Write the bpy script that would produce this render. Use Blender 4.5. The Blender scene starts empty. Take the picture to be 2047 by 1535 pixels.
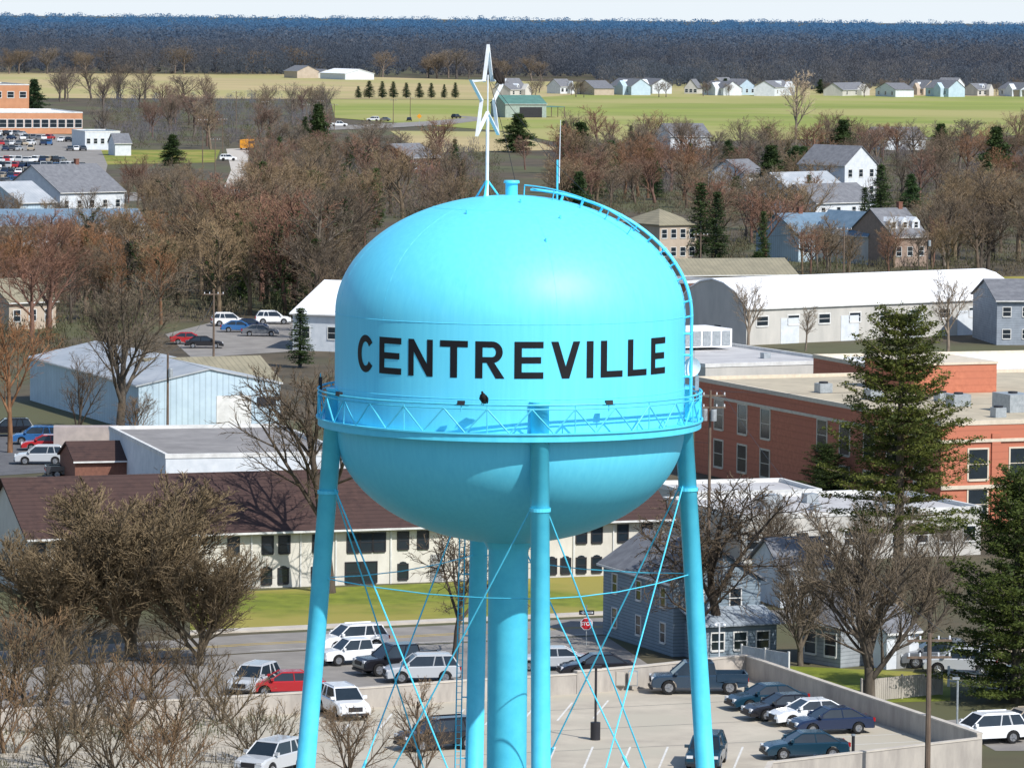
import bpy, math, random
import numpy as np
from mathutils import Vector, Matrix
random.seed(7); rng=np.random.default_rng(5)
SC=bpy.context.scene; COL=SC.collection
PI=math.pi; R=math.radians
# ------------------------------------------------------------ camera
F=9500.0; CH=42.0; PITCH=R(4.547); ROLL=R(0.5)
cam=bpy.data.objects.new('camera',bpy.data.cameras.new('camera')); COL.objects.link(cam)
M3=Matrix.Rotation(PI/2-PITCH,3,'X')@Matrix.Rotation(ROLL,3,'Z')
cam.matrix_world=Matrix.Translation((0,0,CH))@M3.to_4x4()
cam.data.lens=36*F/2047; cam.data.sensor_width=36; cam.data.clip_start=1; cam.data.clip_end=30000
SC.camera=cam
def ray(px,py): return M3@Vector(((px-1023.5)/F,-(py-767.5)/F,-1))
def G(px,py,z=0.0):
    r=ray(px,py); t=(z-CH)/r.z; return Vector((r.x*t,r.y*t,z))
def PT(px,py,Y):
    r=ray(px,py); t=Y/r.y; return Vector((r.x*t,Y,CH+r.z*t))
# ------------------------------------------------------------ light
s=Vector((0.64,-0.72,0)).normalized(); EL=R(44)
sv=Vector((s.x*math.cos(EL),s.y*math.cos(EL),math.sin(EL)))
sl=bpy.data.lights.new('sun','SUN'); sl.energy=5.0; sl.angle=R(.5); sl.color=(1,.965,.91)
so=bpy.data.objects.new('sun',sl); COL.objects.link(so); so.rotation_euler=sv.to_track_quat('Z','Y').to_euler(); so.location=(0,0,200)
w=bpy.data.worlds.new('World'); SC.world=w; w.use_nodes=True
nt=w.node_tree; nt.nodes.clear()
sk=nt.nodes.new('ShaderNodeTexSky'); sk.sky_type='NISHITA'; sk.sun_disc=False; sk.sun_elevation=EL; sk.sun_rotation=math.atan2(s.x,s.y)
sk.dust_density=.6; sk.air_density=1.0; sk.ozone_density=2.0
bg=nt.nodes.new('ShaderNodeBackground'); bg.inputs[1].default_value=.15
tc=nt.nodes.new('ShaderNodeTexCoord'); sx=nt.nodes.new('ShaderNodeSeparateXYZ'); nt.links.new(tc.outputs['Generated'],sx.inputs[0])
mr=nt.nodes.new('ShaderNodeMapRange'); mr.inputs['From Min'].default_value=.0; mr.inputs['From Max'].default_value=.14; mr.inputs['To Min'].default_value=1; mr.inputs['To Max'].default_value=0
nt.links.new(sx.outputs['Z'],mr.inputs[0]); mx=nt.nodes.new('ShaderNodeMixRGB'); nt.links.new(mr.outputs[0],mx.inputs[0]); nt.links.new(sk.outputs[0],mx.inputs[1]); mx.inputs[2].default_value=(5.6,6.1,6.5,1)
wo=nt.nodes.new('ShaderNodeOutputWorld'); nt.links.new(mx.outputs[0],bg.inputs[0]); nt.links.new(bg.outputs[0],wo.inputs[0])
SC.view_settings.view_transform='Standard'; SC.view_settings.look='None'; SC.view_settings.exposure=0
# ------------------------------------------------------------ materials
MT={}
def mat(name,c1,c2=None,scale=1.0,rough=.85,bump=0.0,metal=0.0,detail=6,rnd=0.0,obj=False,band=None,stretch=(1,1,1),lo=.35,hi=.65,c3=None,scale3=.05,spec=.3,haze=None,trans=0):
    if name in MT: return MT[name]
    m=bpy.data.materials.new(name); m.use_nodes=True; n=m.node_tree.nodes; l=m.node_tree.links
    b=n['Principled BSDF']; b.inputs['Roughness'].default_value=rough; b.inputs['Metallic'].default_value=metal
    b.inputs['Specular IOR Level'].default_value=spec
    c2=c2 or tuple(x*.75 for x in c1)
    tc=n.new('ShaderNodeTexCoord'); mp=n.new('ShaderNodeMapping'); mp.inputs['Scale'].default_value=stretch
    l.new(tc.outputs['Object'],mp.inputs[0])
    nz=n.new('ShaderNodeTexNoise'); nz.inputs['Scale'].default_value=scale; nz.inputs['Detail'].default_value=detail; nz.inputs['Roughness'].default_value=.65
    l.new(mp.outputs[0],nz.inputs['Vector'])
    rp=n.new('ShaderNodeValToRGB'); rp.color_ramp.elements[0].position=lo; rp.color_ramp.elements[1].position=hi
    rp.color_ramp.elements[0].color=(*c2,1); rp.color_ramp.elements[1].color=(*c1,1)
    l.new(nz.outputs[0],rp.inputs[0]); out=rp.outputs[0]
    if c3:
        n3=n.new('ShaderNodeTexNoise'); n3.inputs['Scale'].default_value=scale3; n3.inputs['Detail'].default_value=5
        l.new(tc.outputs['Object'],n3.inputs['Vector'])
        r3=n.new('ShaderNodeValToRGB'); r3.color_ramp.elements[0].position=.45; r3.color_ramp.elements[1].position=.58
        l.new(n3.outputs[0],r3.inputs[0])
        mx=n.new('ShaderNodeMixRGB'); l.new(r3.outputs[0],mx.inputs[0]); l.new(out,mx.inputs[1]); mx.inputs[2].default_value=(*c3,1); out=mx.outputs[0]
    hb=nz.outputs[0]
    if haze:  # aerial haze painted into the base colour, stronger with distance along Y
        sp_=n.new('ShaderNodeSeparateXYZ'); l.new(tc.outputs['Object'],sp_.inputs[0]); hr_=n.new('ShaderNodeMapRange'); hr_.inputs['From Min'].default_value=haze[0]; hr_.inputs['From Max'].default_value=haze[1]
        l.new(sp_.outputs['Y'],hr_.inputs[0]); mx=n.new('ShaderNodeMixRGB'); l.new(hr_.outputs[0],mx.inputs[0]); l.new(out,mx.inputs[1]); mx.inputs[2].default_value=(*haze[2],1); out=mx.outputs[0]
    if band:
        ax,per,dk=band
        dp=n.new('ShaderNodeVectorMath'); dp.operation='DOT_PRODUCT'; dp.inputs[1].default_value=ax; l.new(tc.outputs['Object'],dp.inputs[0])
        dv=n.new('ShaderNodeMath'); dv.operation='DIVIDE'; dv.inputs[1].default_value=per; l.new(dp.outputs['Value'],dv.inputs[0])
        fr=n.new('ShaderNodeMath'); fr.operation='FRACT'; l.new(dv.outputs[0],fr.inputs[0])
        gt=n.new('ShaderNodeMath'); gt.operation='LESS_THAN'; gt.inputs[1].default_value=.22; l.new(fr.outputs[0],gt.inputs[0])
        mx=n.new('ShaderNodeMixRGB'); mx.blend_type='MULTIPLY'; l.new(gt.outputs[0],mx.inputs[0]); l.new(out,mx.inputs[1]); mx.inputs[2].default_value=(dk,dk,dk,1); out=mx.outputs[0]
    if obj:
        oi=n.new('ShaderNodeObjectInfo'); mx=n.new('ShaderNodeMixRGB'); mx.blend_type='MULTIPLY'; mx.inputs[0].default_value=1
        l.new(out,mx.inputs[1]); l.new(oi.outputs['Color'],mx.inputs[2]); out=mx.outputs[0]
    if rnd:
        oi=n.new('ShaderNodeObjectInfo'); hs=n.new('ShaderNodeHueSaturation')
        mr=n.new('ShaderNodeMapRange'); mr.inputs['To Min'].default_value=1-rnd; mr.inputs['To Max'].default_value=1+rnd
        l.new(oi.outputs['Random'],mr.inputs[0]); l.new(mr.outputs[0],hs.inputs['Value']); l.new(out,hs.inputs['Color']); out=hs.outputs[0]
    l.new(out,b.inputs['Base Color'])
    if trans:   # thin leaves and twigs let some light through
        tr=n.new('ShaderNodeBsdfTranslucent'); l.new(out,tr.inputs['Color']); ms=n.new('ShaderNodeMixShader'); ms.inputs[0].default_value=trans
        l.new(b.outputs[0],ms.inputs[1]); l.new(tr.outputs[0],ms.inputs[2]); l.new(ms.outputs[0],n['Material Output'].inputs['Surface'])
    if bump:
        bp=n.new('ShaderNodeBump'); bp.inputs['Strength'].default_value=bump; bp.inputs['Distance'].default_value=.1
        l.new(hb,bp.inputs['Height']); l.new(bp.outputs[0],b.inputs['Normal'])
    MT[name]=m; return m
m_tank=mat('tank_blue_paint',(.155,.74,.96),(.115,.66,.90),scale=5,rough=.5,stretch=(1,1,.05),lo=.25,hi=.75,spec=.55)
m_steel=mat('tower_steel_paint',(.11,.70,.93),(.085,.62,.86),scale=1.5,rough=.42,spec=.5)
m_rail=mat('rail_paint',(.11,.62,.82),(.08,.53,.73),scale=3,rough=.5)
m_letter=mat('letter_black',(.010,.010,.013),rough=.5)
m_white=mat('white_paint',(.8,.82,.84),(.68,.71,.74),scale=3,rough=.5)
m_dark=mat('dark_metal',(.03,.03,.035),rough=.5)
m_grey=mat('grey_metal',(.40,.43,.45),(.28,.31,.33),scale=4,rough=.4,metal=.2)
m_conc=mat('deck_concrete',(.52,.465,.375),(.40,.355,.29),scale=.35,rough=.9,detail=10,c3=(.45,.41,.33),scale3=.12)
m_concw=mat('wall_concrete',(.46,.42,.37),(.33,.30,.27),scale=1.2,rough=.9,detail=8,stretch=(1,1,.3))
m_asph=mat('asphalt',(.14,.14,.145),(.095,.095,.10),scale=.6,rough=.9,detail=10)
m_asph2=mat('worn_asphalt',(.30,.28,.255),(.21,.195,.18),scale=.3,rough=.9,detail=10)
m_side=mat('pavement_concrete',(.56,.51,.44),(.45,.41,.36),scale=.8)
m_yel=mat('yellow_line',(.62,.42,.05),rough=.7)
m_wline=mat('white_line',(.72,.71,.67),(.56,.55,.52),scale=2)
m_grass=mat('lawn_grass',(.22,.25,.03),(.12,.15,.018),scale=.6,detail=12,c3=(.30,.26,.06),scale3=.07)
m_ground=mat('winter_ground',(.13,.10,.065),(.055,.048,.032),scale=.12,detail=12,c3=(.10,.10,.048),scale3=.02)
m_fieldt=mat('stubble_field',(.50,.39,.20),(.38,.31,.15),scale=.02,detail=10,stretch=(.25,1,1),c3=(.38,.34,.14),scale3=.006)
m_fieldg=mat('green_field',(.29,.32,.07),(.20,.24,.05),scale=.02,detail=10,stretch=(.2,1,1),c3=(.36,.33,.12),scale3=.006)
m_glass=mat('window_glass',(.02,.03,.04),(.012,.02,.028),scale=.7,rough=.12,spec=.6)
m_trim=mat('white_trim',(.72,.72,.70))
m_bark=mat('bark',(.17,.14,.11),(.08,.065,.05),scale=3,rough=.95,obj=True,rnd=.2,stretch=(1,1,.3))
m_twig=mat('twigs',(.215,.168,.115),(.115,.09,.062),scale=.45,rough=.95,obj=True,rnd=.25,detail=3)
m_needle=mat('needles',(.13,.15,.028),(.040,.062,.016),scale=.7,rough=.75,obj=True,rnd=.15,detail=3,trans=.25)
m_ivy=mat('ivy_leaves',(.045,.07,.02),(.018,.034,.012),scale=1,rough=.7)
m_forest=mat('hazed_far_woodland',(.20,.19,.19),(.10,.11,.135),scale=.05,detail=4,rough=1,c3=(.115,.135,.17),scale3=.008,spec=0,haze=(2850,6200,(.10,.23,.40)),trans=.5)  # blue distance haze is mixed into the tree colour
m_scrub=mat('scrub',(.15,.12,.08),(.065,.055,.038),scale=.2,rough=1,c3=(.08,.085,.04),scale3=.05)
m_thick=mat('hazed_thicket_twigs',(.24,.185,.14),(.11,.085,.065),scale=.15,rough=1,c3=(.19,.12,.09),scale3=.03,haze=(500,2200,(.16,.18,.22)),trans=.3)  # farther thickets carry a grey blue haze in their colour
m_rubber=mat('rubber',(.015,.015,.016),rough=.8)
m_rim=mat('rim_metal',(.4,.41,.43),rough=.3,metal=.7)
m_lamp=mat('headlight_glass',(.7,.72,.75),rough=.15,spec=.7)
m_tail=mat('taillight_red',(.35,.01,.01),rough=.2)
m_wood=mat('weathered_wood',(.19,.14,.105),(.11,.08,.06),scale=4,stretch=(1,1,.2))
m_red=mat('sign_red',(.55,.02,.03),rough=.5)
def paint():
    m=bpy.data.materials.new('car_paint'); m.use_nodes=True; n=m.node_tree.nodes; l=m.node_tree.links
    b=n['Principled BSDF']; oi=n.new('ShaderNodeObjectInfo'); l.new(oi.outputs['Color'],b.inputs['Base Color'])
    b.inputs['Roughness'].default_value=.22; b.inputs['Specular IOR Level'].default_value=.5; b.inputs['Coat Weight'].default_value=.5; b.inputs['Coat Roughness'].default_value=.06
    return m
m_paint=paint()
# ------------------------------------------------------------ mesh builder
class MB:
    def __init__(s): s.v=[];s.f=[];s.m=[]
    def add(s,vs,fs,mi=0):
        o=len(s.v); s.v+=[tuple(v) for v in vs]; s.f+=[tuple(i+o for i in f) for f in fs]; s.m+=[mi]*len(fs)
    def box(s,x0,x1,y0,y1,z0,z1,mi=0):
        s.add([(x0,y0,z0),(x1,y0,z0),(x1,y1,z0),(x0,y1,z0),(x0,y0,z1),(x1,y0,z1),(x1,y1,z1),(x0,y1,z1)],
              [(0,3,2,1),(4,5,6,7),(0,1,5,4),(1,2,6,5),(2,3,7,6),(3,0,4,7)],mi)
    def tube(s,p0,p1,r0,r1=None,n=6,mi=0,caps=True):
        s.path([p0,p1],[r0,r0 if r1 is None else r1],n,mi,caps)
    def path(s,pts,rs,n=6,mi=0,caps=True,closed=False):
        pts=[Vector(p) for p in pts]; vs=[];fs=[]; N=len(pts)
        for i,p in enumerate(pts):
            if closed: d=pts[(i+1)%N]-pts[i-1]
            else: d=pts[min(i+1,N-1)]-pts[max(i-1,0)]
            if d.length<1e-9: d=Vector((0,0,1))
            d.normalize(); a=Vector((0,0,1)) if abs(d.z)<.9 else Vector((1,0,0))
            u=d.cross(a).normalized(); v=d.cross(u); r=rs[i] if hasattr(rs,'__len__') else rs
            for k in range(n):
                t=2*PI*k/n; vs.append(p+u*(math.cos(t)*r)+v*(math.sin(t)*r))
        for i in range(N if closed else N-1):
            j=(i+1)%N
            for k in range(n): fs.append((i*n+k,i*n+(k+1)%n,j*n+(k+1)%n,j*n+k))
        if caps and not closed: fs.append(tuple(range(n))); fs.append(tuple((N-1)*n+k for k in reversed(range(n))))
        s.add(vs,fs,mi)
    def lathe(s,prof,n=32,c=(0,0),mi=0,close=False):
        vs=[];fs=[]
        for r,z in prof:
            for k in range(n): t=2*PI*k/n; vs.append((c[0]+r*math.cos(t),c[1]+r*math.sin(t),z))
        L=len(prof)
        for i in range(L if close else L-1):
            j=(i+1)%L
            for k in range(n): fs.append((i*n+k,i*n+(k+1)%n,j*n+(k+1)%n,j*n+k))
        s.add(vs,fs,mi)
    def prism(s,a,b,mi=0):
        n=len(a); s.add(list(a)+list(b),[tuple(range(n))[::-1],tuple(range(n,2*n))]+[(i,(i+1)%n,n+(i+1)%n,n+i) for i in range(n)],mi)
    def mesh(s,name,mats,smooth=False):
        me=bpy.data.meshes.new(name); me.from_pydata(s.v,[],s.f)
        mats=mats if isinstance(mats,(list,tuple)) else [mats]
        for m in mats: me.materials.append(m)
        if len(mats)>1: me.polygons.foreach_set('material_index',s.m)
        if smooth: me.polygons.foreach_set('use_smooth',[True]*len(s.f))
        me.update(); return me
    def build(s,name,mats,parent=None,smooth=False):
        return ob(name,s.mesh(name,mats,smooth),parent)
def ob(name,me,parent=None,loc=None,rz=0,color=None):
    o=bpy.data.objects.new(name,me); COL.objects.link(o)
    if parent: o.parent=parent
    if loc is not None: o.location=loc
    if rz: o.rotation_euler=(0,0,rz)
    if color: o.color=(*color,1)
    return o
def tag(o,label=None,cat=None,group=None,kind=None):
    if label: o['label']=label
    if cat: o['category']=cat
    if group: o['group']=group
    if kind: o['kind']=kind
    return o
def thing(name,label,cat,loc=(0,0,0),rz=0,group=None):
    o=bpy.data.objects.new(name,None); COL.objects.link(o); o.location=loc; o.rotation_euler=(0,0,rz); o.empty_display_size=.5
    return tag(o,label,cat,group)
def sheet(name,pts,z,m,px=True):
    q=[G(*p,z) if px else Vector((p[0],p[1],z)) for p in pts]
    b=MB(); b.add(q,[tuple(range(len(q)))]); me=b.mesh(name,m); me.update()
    if me.polygons[0].normal.z<0: me.flip_normals()
    o=ob(name,me); o['kind']='structure'; return o
# ------------------------------------------------------------ ground, fields, roads
sheet('ground',[(-6000,-300),(6000,-300),(6000,14000),(-6000,14000)],0,m_ground,False)
AVOID=[]
def area(name,pts,z,m,avoid=True):
    if avoid: AVOID.append([G(*p).xy for p in pts])
    return sheet(name,pts,z,m)
area('stubble_field',[(-300,144),(560,149),(1000,162),(2400,184),(2400,206),(1000,199),(660,198),(-300,196)],.05,m_fieldt)
area('green_field',[(660,199),(1000,200),(1180,188),(2400,196),(2400,264),(1650,278),(1130,288),(1000,262),(820,248),(670,236)],.10,m_fieldg)
area('dry_verge',[(780,262),(1000,264),(1130,300),(840,306)],.06,m_fieldt)
area('far_road',[(600,252),(720,250),(850,243),(935,236),(900,231),(940,233),(985,238),(900,249),(760,257),(600,262)],.15,m_asph2)
area('town_road',[(452,298),(500,296),(492,340),(500,395),(440,395),(462,340)],.06,m_side)
area('college_parking_lot',[(-60,262),(190,272),(215,330),(205,372),(-60,385)],.06,m_asph2)
area('lower_left_lot',[(-60,392),(310,384),(300,400),(-60,420)],.06,m_asph2)
area('mid_parking_lot',[(330,668),(440,640),(620,636),(620,700),(440,712),(560,745),(400,730)],.03,m_asph2)
area('left_street',[(-80,960),(330,940),(330,962),(60,1000),(60,1020),(-80,1030)],.02,m_asph2)
area('left_parking_lot',[(-80,868),(118,868),(122,942),(-80,956)],.03,m_asph)
area('right_parking_lot',[(1375,672),(1480,668),(1500,722),(1380,735)],.02,m_asph2)
area('main_street',[(-80,1306),(500,1268),(1210,1234),(1700,1212),(1700,1238),(1210,1268),(500,1304),(-80,1340)],.02,m_asph2)
area('side_drive',[(1560,1170),(1600,1170),(1640,1228),(1570,1232)],.03,m_asph2)
area('back_parking_lot',[(-80,1342),(500,1306),(1210,1270),(1300,1330),(1200,1400),(-80,1480)],.012,m_asph2)
area('right_drive',[(1860,1292),(2120,1286),(2120,1352),(1900,1352)],.02,m_asph2)
area('right_gravel',[(1880,1440),(2120,1420),(2120,1500),(1990,1500)],.02,m_asph2)
sheet('lawn',[(380,1186),(1216,1150),(1216,1222),(500,1254),(380,1262)],.02,m_grass)
sheet('side_lawn',[(1560,1330),(1900,1345),(1900,1400),(1720,1405)],.01,m_grass)
sheet('warehouse_lawn',[(350,862),(450,862),(440,905),(340,900)],.01,m_grass)
sheet('near_street_lawn',[(120,905),(325,905),(325,940),(150,950)],.01,m_grass)
sheet('dirt_yard',[(400,868),(620,866),(620,895),(420,895)],.012,m_side)
sheet('far_lawn',[(180,300),(440,300),(430,325),(190,330)],.05,m_grass)
sheet('barn_yard',[(1900,566),(2100,562),(2100,552),(1600,556),(1600,566)],.02,m_grass)
def slab(name,pts,z0,z1,m):
    b=MB(); a=[G(*p,0) for p in pts]; b.prism([(v.x,v.y,z0) for v in a],[(v.x,v.y,z1) for v in a]); o=b.build(name,m); o['kind']='structure'; return o
slab('pavement',[(380,1263),(1216,1224),(1216,1229),(380,1269)],0,.13,m_side)
def line(name,p,q,wd,m,z=.03):
    a=G(*p).xy; b_=G(*q).xy; d=(b_-a).normalized(); n=Vector((-d.y,d.x))*wd/2
    o=sheet(name,[a+n,b_+n,b_-n,a-n],z,m,False); return o
line('yellow_road_line',(-80,1323),(500,1287),.15,m_yel); line('yellow_road_line',(500,1287),(1210,1251),.15,m_yel)
line('yellow_road_line',(-80,1325.5),(500,1289.5),.15,m_yel); line('yellow_road_line',(500,1289.5),(1210,1253.5),.15,m_yel)
line('white_road_line',(500,1301.5),(1210,1266),.13,m_wline)
DZ=1.0
dk=[(-90,1466),(605,1424),(915,1400),(1150,1386),(1290,1374),(1492,1352),(1958,1512),(1540,1562),(1500,1640),(-90,1700)]
dq=[G(*p,DZ) for p in dk]
b=MB(); b.prism([(v.x,v.y,0) for v in dq],[(v.x,v.y,DZ) for v in dq]); o=b.build('parking_deck',m_conc); o['kind']='structure'
def wall(name,label,pts,h,th,z0,m,cat='wall',px=True,cap=None,group=None):
    b=MB(); q=[G(*p,DZ).xy if px else Vector(p) for p in pts]
    off=[]
    for i in range(len(q)):
        d=(q[min(i+1,len(q)-1)]-q[max(i-1,0)]).normalized(); off.append(Vector((-d.y,d.x))*th/2)
    for i in range(len(q)-1):
        a,c=q[i],q[i+1]
        b.prism([(*(a+off[i]),z0),(*(c+off[i+1]),z0),(*(c-off[i+1]),z0),(*(a-off[i]),z0)],[(*(a+off[i]),h),(*(c+off[i+1]),h),(*(c-off[i+1]),h),(*(a-off[i]),h)])
    r=thing(name,label,cat,group=group); b.build('panel',m,r)
    if cap:
        b=MB()
        for i in range(len(q)-1):
            a,c=q[i],q[i+1]; k=1.25
            b.prism([(*(a+off[i]*k),h+.004),(*(c+off[i+1]*k),h+.004),(*(c-off[i+1]*k),h+.004),(*(a-off[i]*k),h+.004)],[(*(a+off[i]*k),h+.09),(*(c+off[i+1]*k),h+.09),(*(c-off[i+1]*k),h+.09),(*(a-off[i]*k),h+.09)])
        b.build('coping',cap,r)
    return r
wall('concrete_wall','long pale concrete parapet along the street side of the parking deck',dk[0:4],DZ+1.15,.3,0,m_concw,cap=m_side)
wall('concrete_wall','higher concrete parapet behind the dark pickup on the deck',dk[3:6],DZ+1.3,.34,0,m_concw,cap=m_side)
wall('concrete_wall','concrete parapet running down the right side of the deck behind the sedans',dk[5:7],DZ+1.25,.3,0,m_concw,cap=m_side)
wall('concrete_wall','low concrete parapet at the near right corner of the deck',dk[6:9],DZ+1.0,.28,0,m_concw,cap=m_side)
def dline(p,q): 
    a=G(*p,DZ).xy; b_=G(*q,DZ).xy; d=(b_-a).normalized(); n=Vector((-d.y,d.x))*.06
    sheet('parking_line',[a+n,b_+n,b_-n,a-n],DZ+.006,m_wline,False)
w0=G(1492,1352,DZ).xy; w1=G(1958,1512,DZ).xy; wd=(w1-w0).normalized(); wn=Vector((wd.y,-wd.x))
for k in range(12):
    a=w0+wd*(1.5+k*2.8)+wn*.4; c=a+wn*5.2; n=wd*.05
    sheet('parking_line',[a+n,c+n,c-n,a-n],DZ+.006,m_wline,False)
for k in range(9):
    x=640+k*72; dline((x,1434-(x-640)*.06),(x-30,1470-(x-640)*.06))
for k in range(8):
    x=1110+k*75; dline((x,1492),(x-18,1535))
for k in range(3):
    a=G(-80,1490+k*38-10,DZ).xy; b_=G(1480+k*80,1400+k*38,DZ).xy; d=(b_-a).normalized(); n=Vector((-d.y,d.x))*.04
    sheet('expansion_joint',[a+n,b_+n,b_-n,a-n],DZ+.004,m_asph,False)
# ------------------------------------------------------------ water tower
TY=203.0; tc=PT(1019.5,740,TY); TX=tc.x
TW=thing('water_tower','tall light blue legged water tower reading CENTREVILLE','water tower',(TX,TY,0))
RT=7.5; ZB=24.0; ZT=28.9; DH=5.05; BH=4.95
prof=[(0.001,ZT+DH)]
for i in range(1,33):
    t=i/32*PI/2; prof.append((RT*math.sin(t),ZT+DH*math.cos(t)))
prof+= [(RT,ZT-.9),(RT,ZT-2.2),(RT,ZT-3.5),(RT,ZB)]
for i in range(1,32):
    t=i/32*PI/2; prof.append((RT*math.cos(t),ZB-BH*math.sin(t)))
prof.append((.8,ZB-BH)); 
b=MB(); b.lathe(prof,128); tank=b.build('tank',m_tank,TW,True)
for z in (ZT,ZT-3.1):
    b=MB(); b.path([(RT*math.cos(2*PI*k/96)*1.0005,RT*math.sin(2*PI*k/96)*1.0005,z) for k in range(96)],.014,4,closed=True); b.build('weld_seam',m_tank,tank)
for rr in (.45,):
    b=MB(); zz=ZT+DH*math.sqrt(1-rr*rr); b.path([(rr*RT*math.cos(2*PI*k/96),rr*RT*math.sin(2*PI*k/96),zz) for k in range(96)],.010,4,closed=True); b.build('weld_seam',m_tank,tank)
for k in range(12):
    a=R(15+k*30); b=MB(); b.path([(RT*math.sin(t)*math.cos(a),RT*math.sin(t)*math.sin(a),ZT+DH*math.cos(t)) for t in np.linspace(.47,PI/2,14)],.007,4); b.build('plate_seam',m_tank,tank)
def letters():
    h=1.53; z0=26.67; RR=RT+.015; st=.305; sh=.265
    def quad(b,c,a0,nx=6,ny=2):
        (p00,p10,p11,p01)=c; vs=[];fs=[]
        for j in range(ny+1):
            for i in range(nx+1):
                s_=i/nx;t=j/ny
                u=(p00[0]*(1-s_)+p10[0]*s_)*(1-t)+(p01[0]*(1-s_)+p11[0]*s_)*t
                v=(p00[1]*(1-s_)+p10[1]*s_)*(1-t)+(p01[1]*(1-s_)+p11[1]*s_)*t
                a=a0+u/RT; vs.append((RR*math.sin(a),-RR*math.cos(a),z0+v))
        for j in range(ny):
            for i in range(nx): k=j*(nx+1)+i; fs.append((k,k+1,k+nx+2,k+nx+1))
        b.add(vs,fs)
    def rect(b,x0,x1,y0,y1,a0): quad(b,[(x0,y0),(x1,y0),(x1,y1),(x0,y1)],a0)
    def arc(b,cx,cy,rx,ry,ix,iy,t0,t1,a0,n=16):
        for i in range(n):
            a=t0+(t1-t0)*i/n; c=t0+(t1-t0)*(i+1)/n
            quad(b,[(cx+ix*math.cos(a),cy+iy*math.sin(a)),(cx+rx*math.cos(a),cy+ry*math.sin(a)),(cx+rx*math.cos(c),cy+ry*math.sin(c)),(cx+ix*math.cos(c),cy+iy*math.sin(c))],a0,2,1)
    L=[('C',-58.4,-49.4),('E',-46.6,-37.0),('N',-34.2,-25.2),('T',-22.7,-13.4),('R',-11,-1.9),('E',1.4,10.6),('V',13.1,22.7),('I',25.0,27.4),('L',30.1,38.6),('L',40.8,49.5),('E',51.8,60.2)]
    for ch,d0,d1 in L:
        a0=R(d0); w_=RT*R(d1-d0); b=MB()
        if ch=='E':
            rect(b,0,st,0,h,a0); rect(b,st,w_,0,sh,a0); rect(b,st,w_*.92,h/2-sh/2,h/2+sh/2,a0); rect(b,st,w_,h-sh,h,a0)
        if ch=='L': rect(b,0,st,0,h,a0); rect(b,st,w_,0,sh,a0)
        if ch=='I': rect(b,0,w_,0,h,a0)
        if ch=='T': rect(b,0,w_,h-sh,h,a0); rect(b,w_/2-st/2,w_/2+st/2,0,h-sh,a0)
        if ch=='N':
            s_=.27; rect(b,0,s_,0,h,a0); rect(b,w_-s_,w_,0,h,a0); quad(b,[(s_,h-.52),(w_-s_,0),(w_-s_,.52),(s_,h)],a0,8,2)
        if ch=='V':
            q=.16; mx=w_/2; xo=(mx-q)*(1-.5/h)
            quad(b,[(mx-q,0),(mx,0),(mx,.5),(xo,.5)],a0); quad(b,[(xo,.5),(mx,.5),(st,h),(0,h)],a0)
            quad(b,[(mx,0),(mx+q,0),(w_-xo,.5),(mx,.5)],a0); quad(b,[(mx,.5),(w_-xo,.5),(w_,h),(w_-st,h)],a0)
        if ch=='R':
            ro=h*.29; cx=w_-ro-.05; cy=h-ro
            rect(b,0,st,0,h,a0); rect(b,st,cx,h-.25,h,a0); rect(b,st,cx,h-2*ro,h-2*ro+.24,a0)
            arc(b,cx,cy,ro,ro,ro-.28,ro-.245,-PI/2,PI/2,a0)
            quad(b,[(w_-.34,0),(w_+.03,0),(cx+.10,h-2*ro),(cx-.22,h-2*ro)],a0)
        if ch=='C':
            arc(b,w_/2+.02,h/2,w_/2+.02,h/2+.02,w_/2-.29,h/2-.26,R(38),R(322),a0,28)
        o=b.build('letter',m_letter,tank); o['label']='black painted letter '+ch
letters()
RB=8.22; ZK=24.38
b=MB(); b.lathe([(RT+.01,ZK+.02),(RB,ZK+.02),(RB,ZK-.28),(RB-.12,ZK-.28),(RB-.12,ZK-.1),(RT+.01,ZK-.1)],96,close=True)
bal=b.build('balcony',m_steel,TW)
b=MB(); b.lathe([(RB+.002,ZK+.02),(RB+.08,ZK+.02),(RB+.08,ZK+.09),(RB+.002,ZK+.09)],96,close=True); b.build('kick_plate',m_steel,bal)
def ring(r,z,n=96): return [(r*math.cos(2*PI*k/n),r*math.sin(2*PI*k/n),z) for k in range(n)]
RH=1.25
for hh,rr in ((1,.045),(.86,.03)):
    b=MB(); b.path(ring(RB,ZK+RH*hh),rr,6,closed=True); b.build('handrail',m_rail,bal)
NP=28
for k in range(NP):
    a=2*PI*(k+.5)/NP; a2=2*PI*(k+1.5)/NP; am=(a+a2)/2
    b=MB(); P=lambda an,z:(RB*math.cos(an),RB*math.sin(an),z)
    if k%2==0: b.tube(P(a,ZK+.05),P(a,ZK+RH),.03,n=5)
    b.tube(P(a,ZK+RH*.86),P(am,ZK+.08),.035,n=5); b.tube(P(am,ZK+.08),P(a2,ZK+RH*.86),.035,n=5)
    b.build('rail_brace',m_rail,bal)
LA=[R(-90+9.5)+k*PI/2 for k in range(4)]; LR0=7.62; SL=.0755
def legp(a,z): r=LR0+(ZB-z)*SL; return Vector((r*math.cos(a),r*math.sin(a),z))
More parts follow.
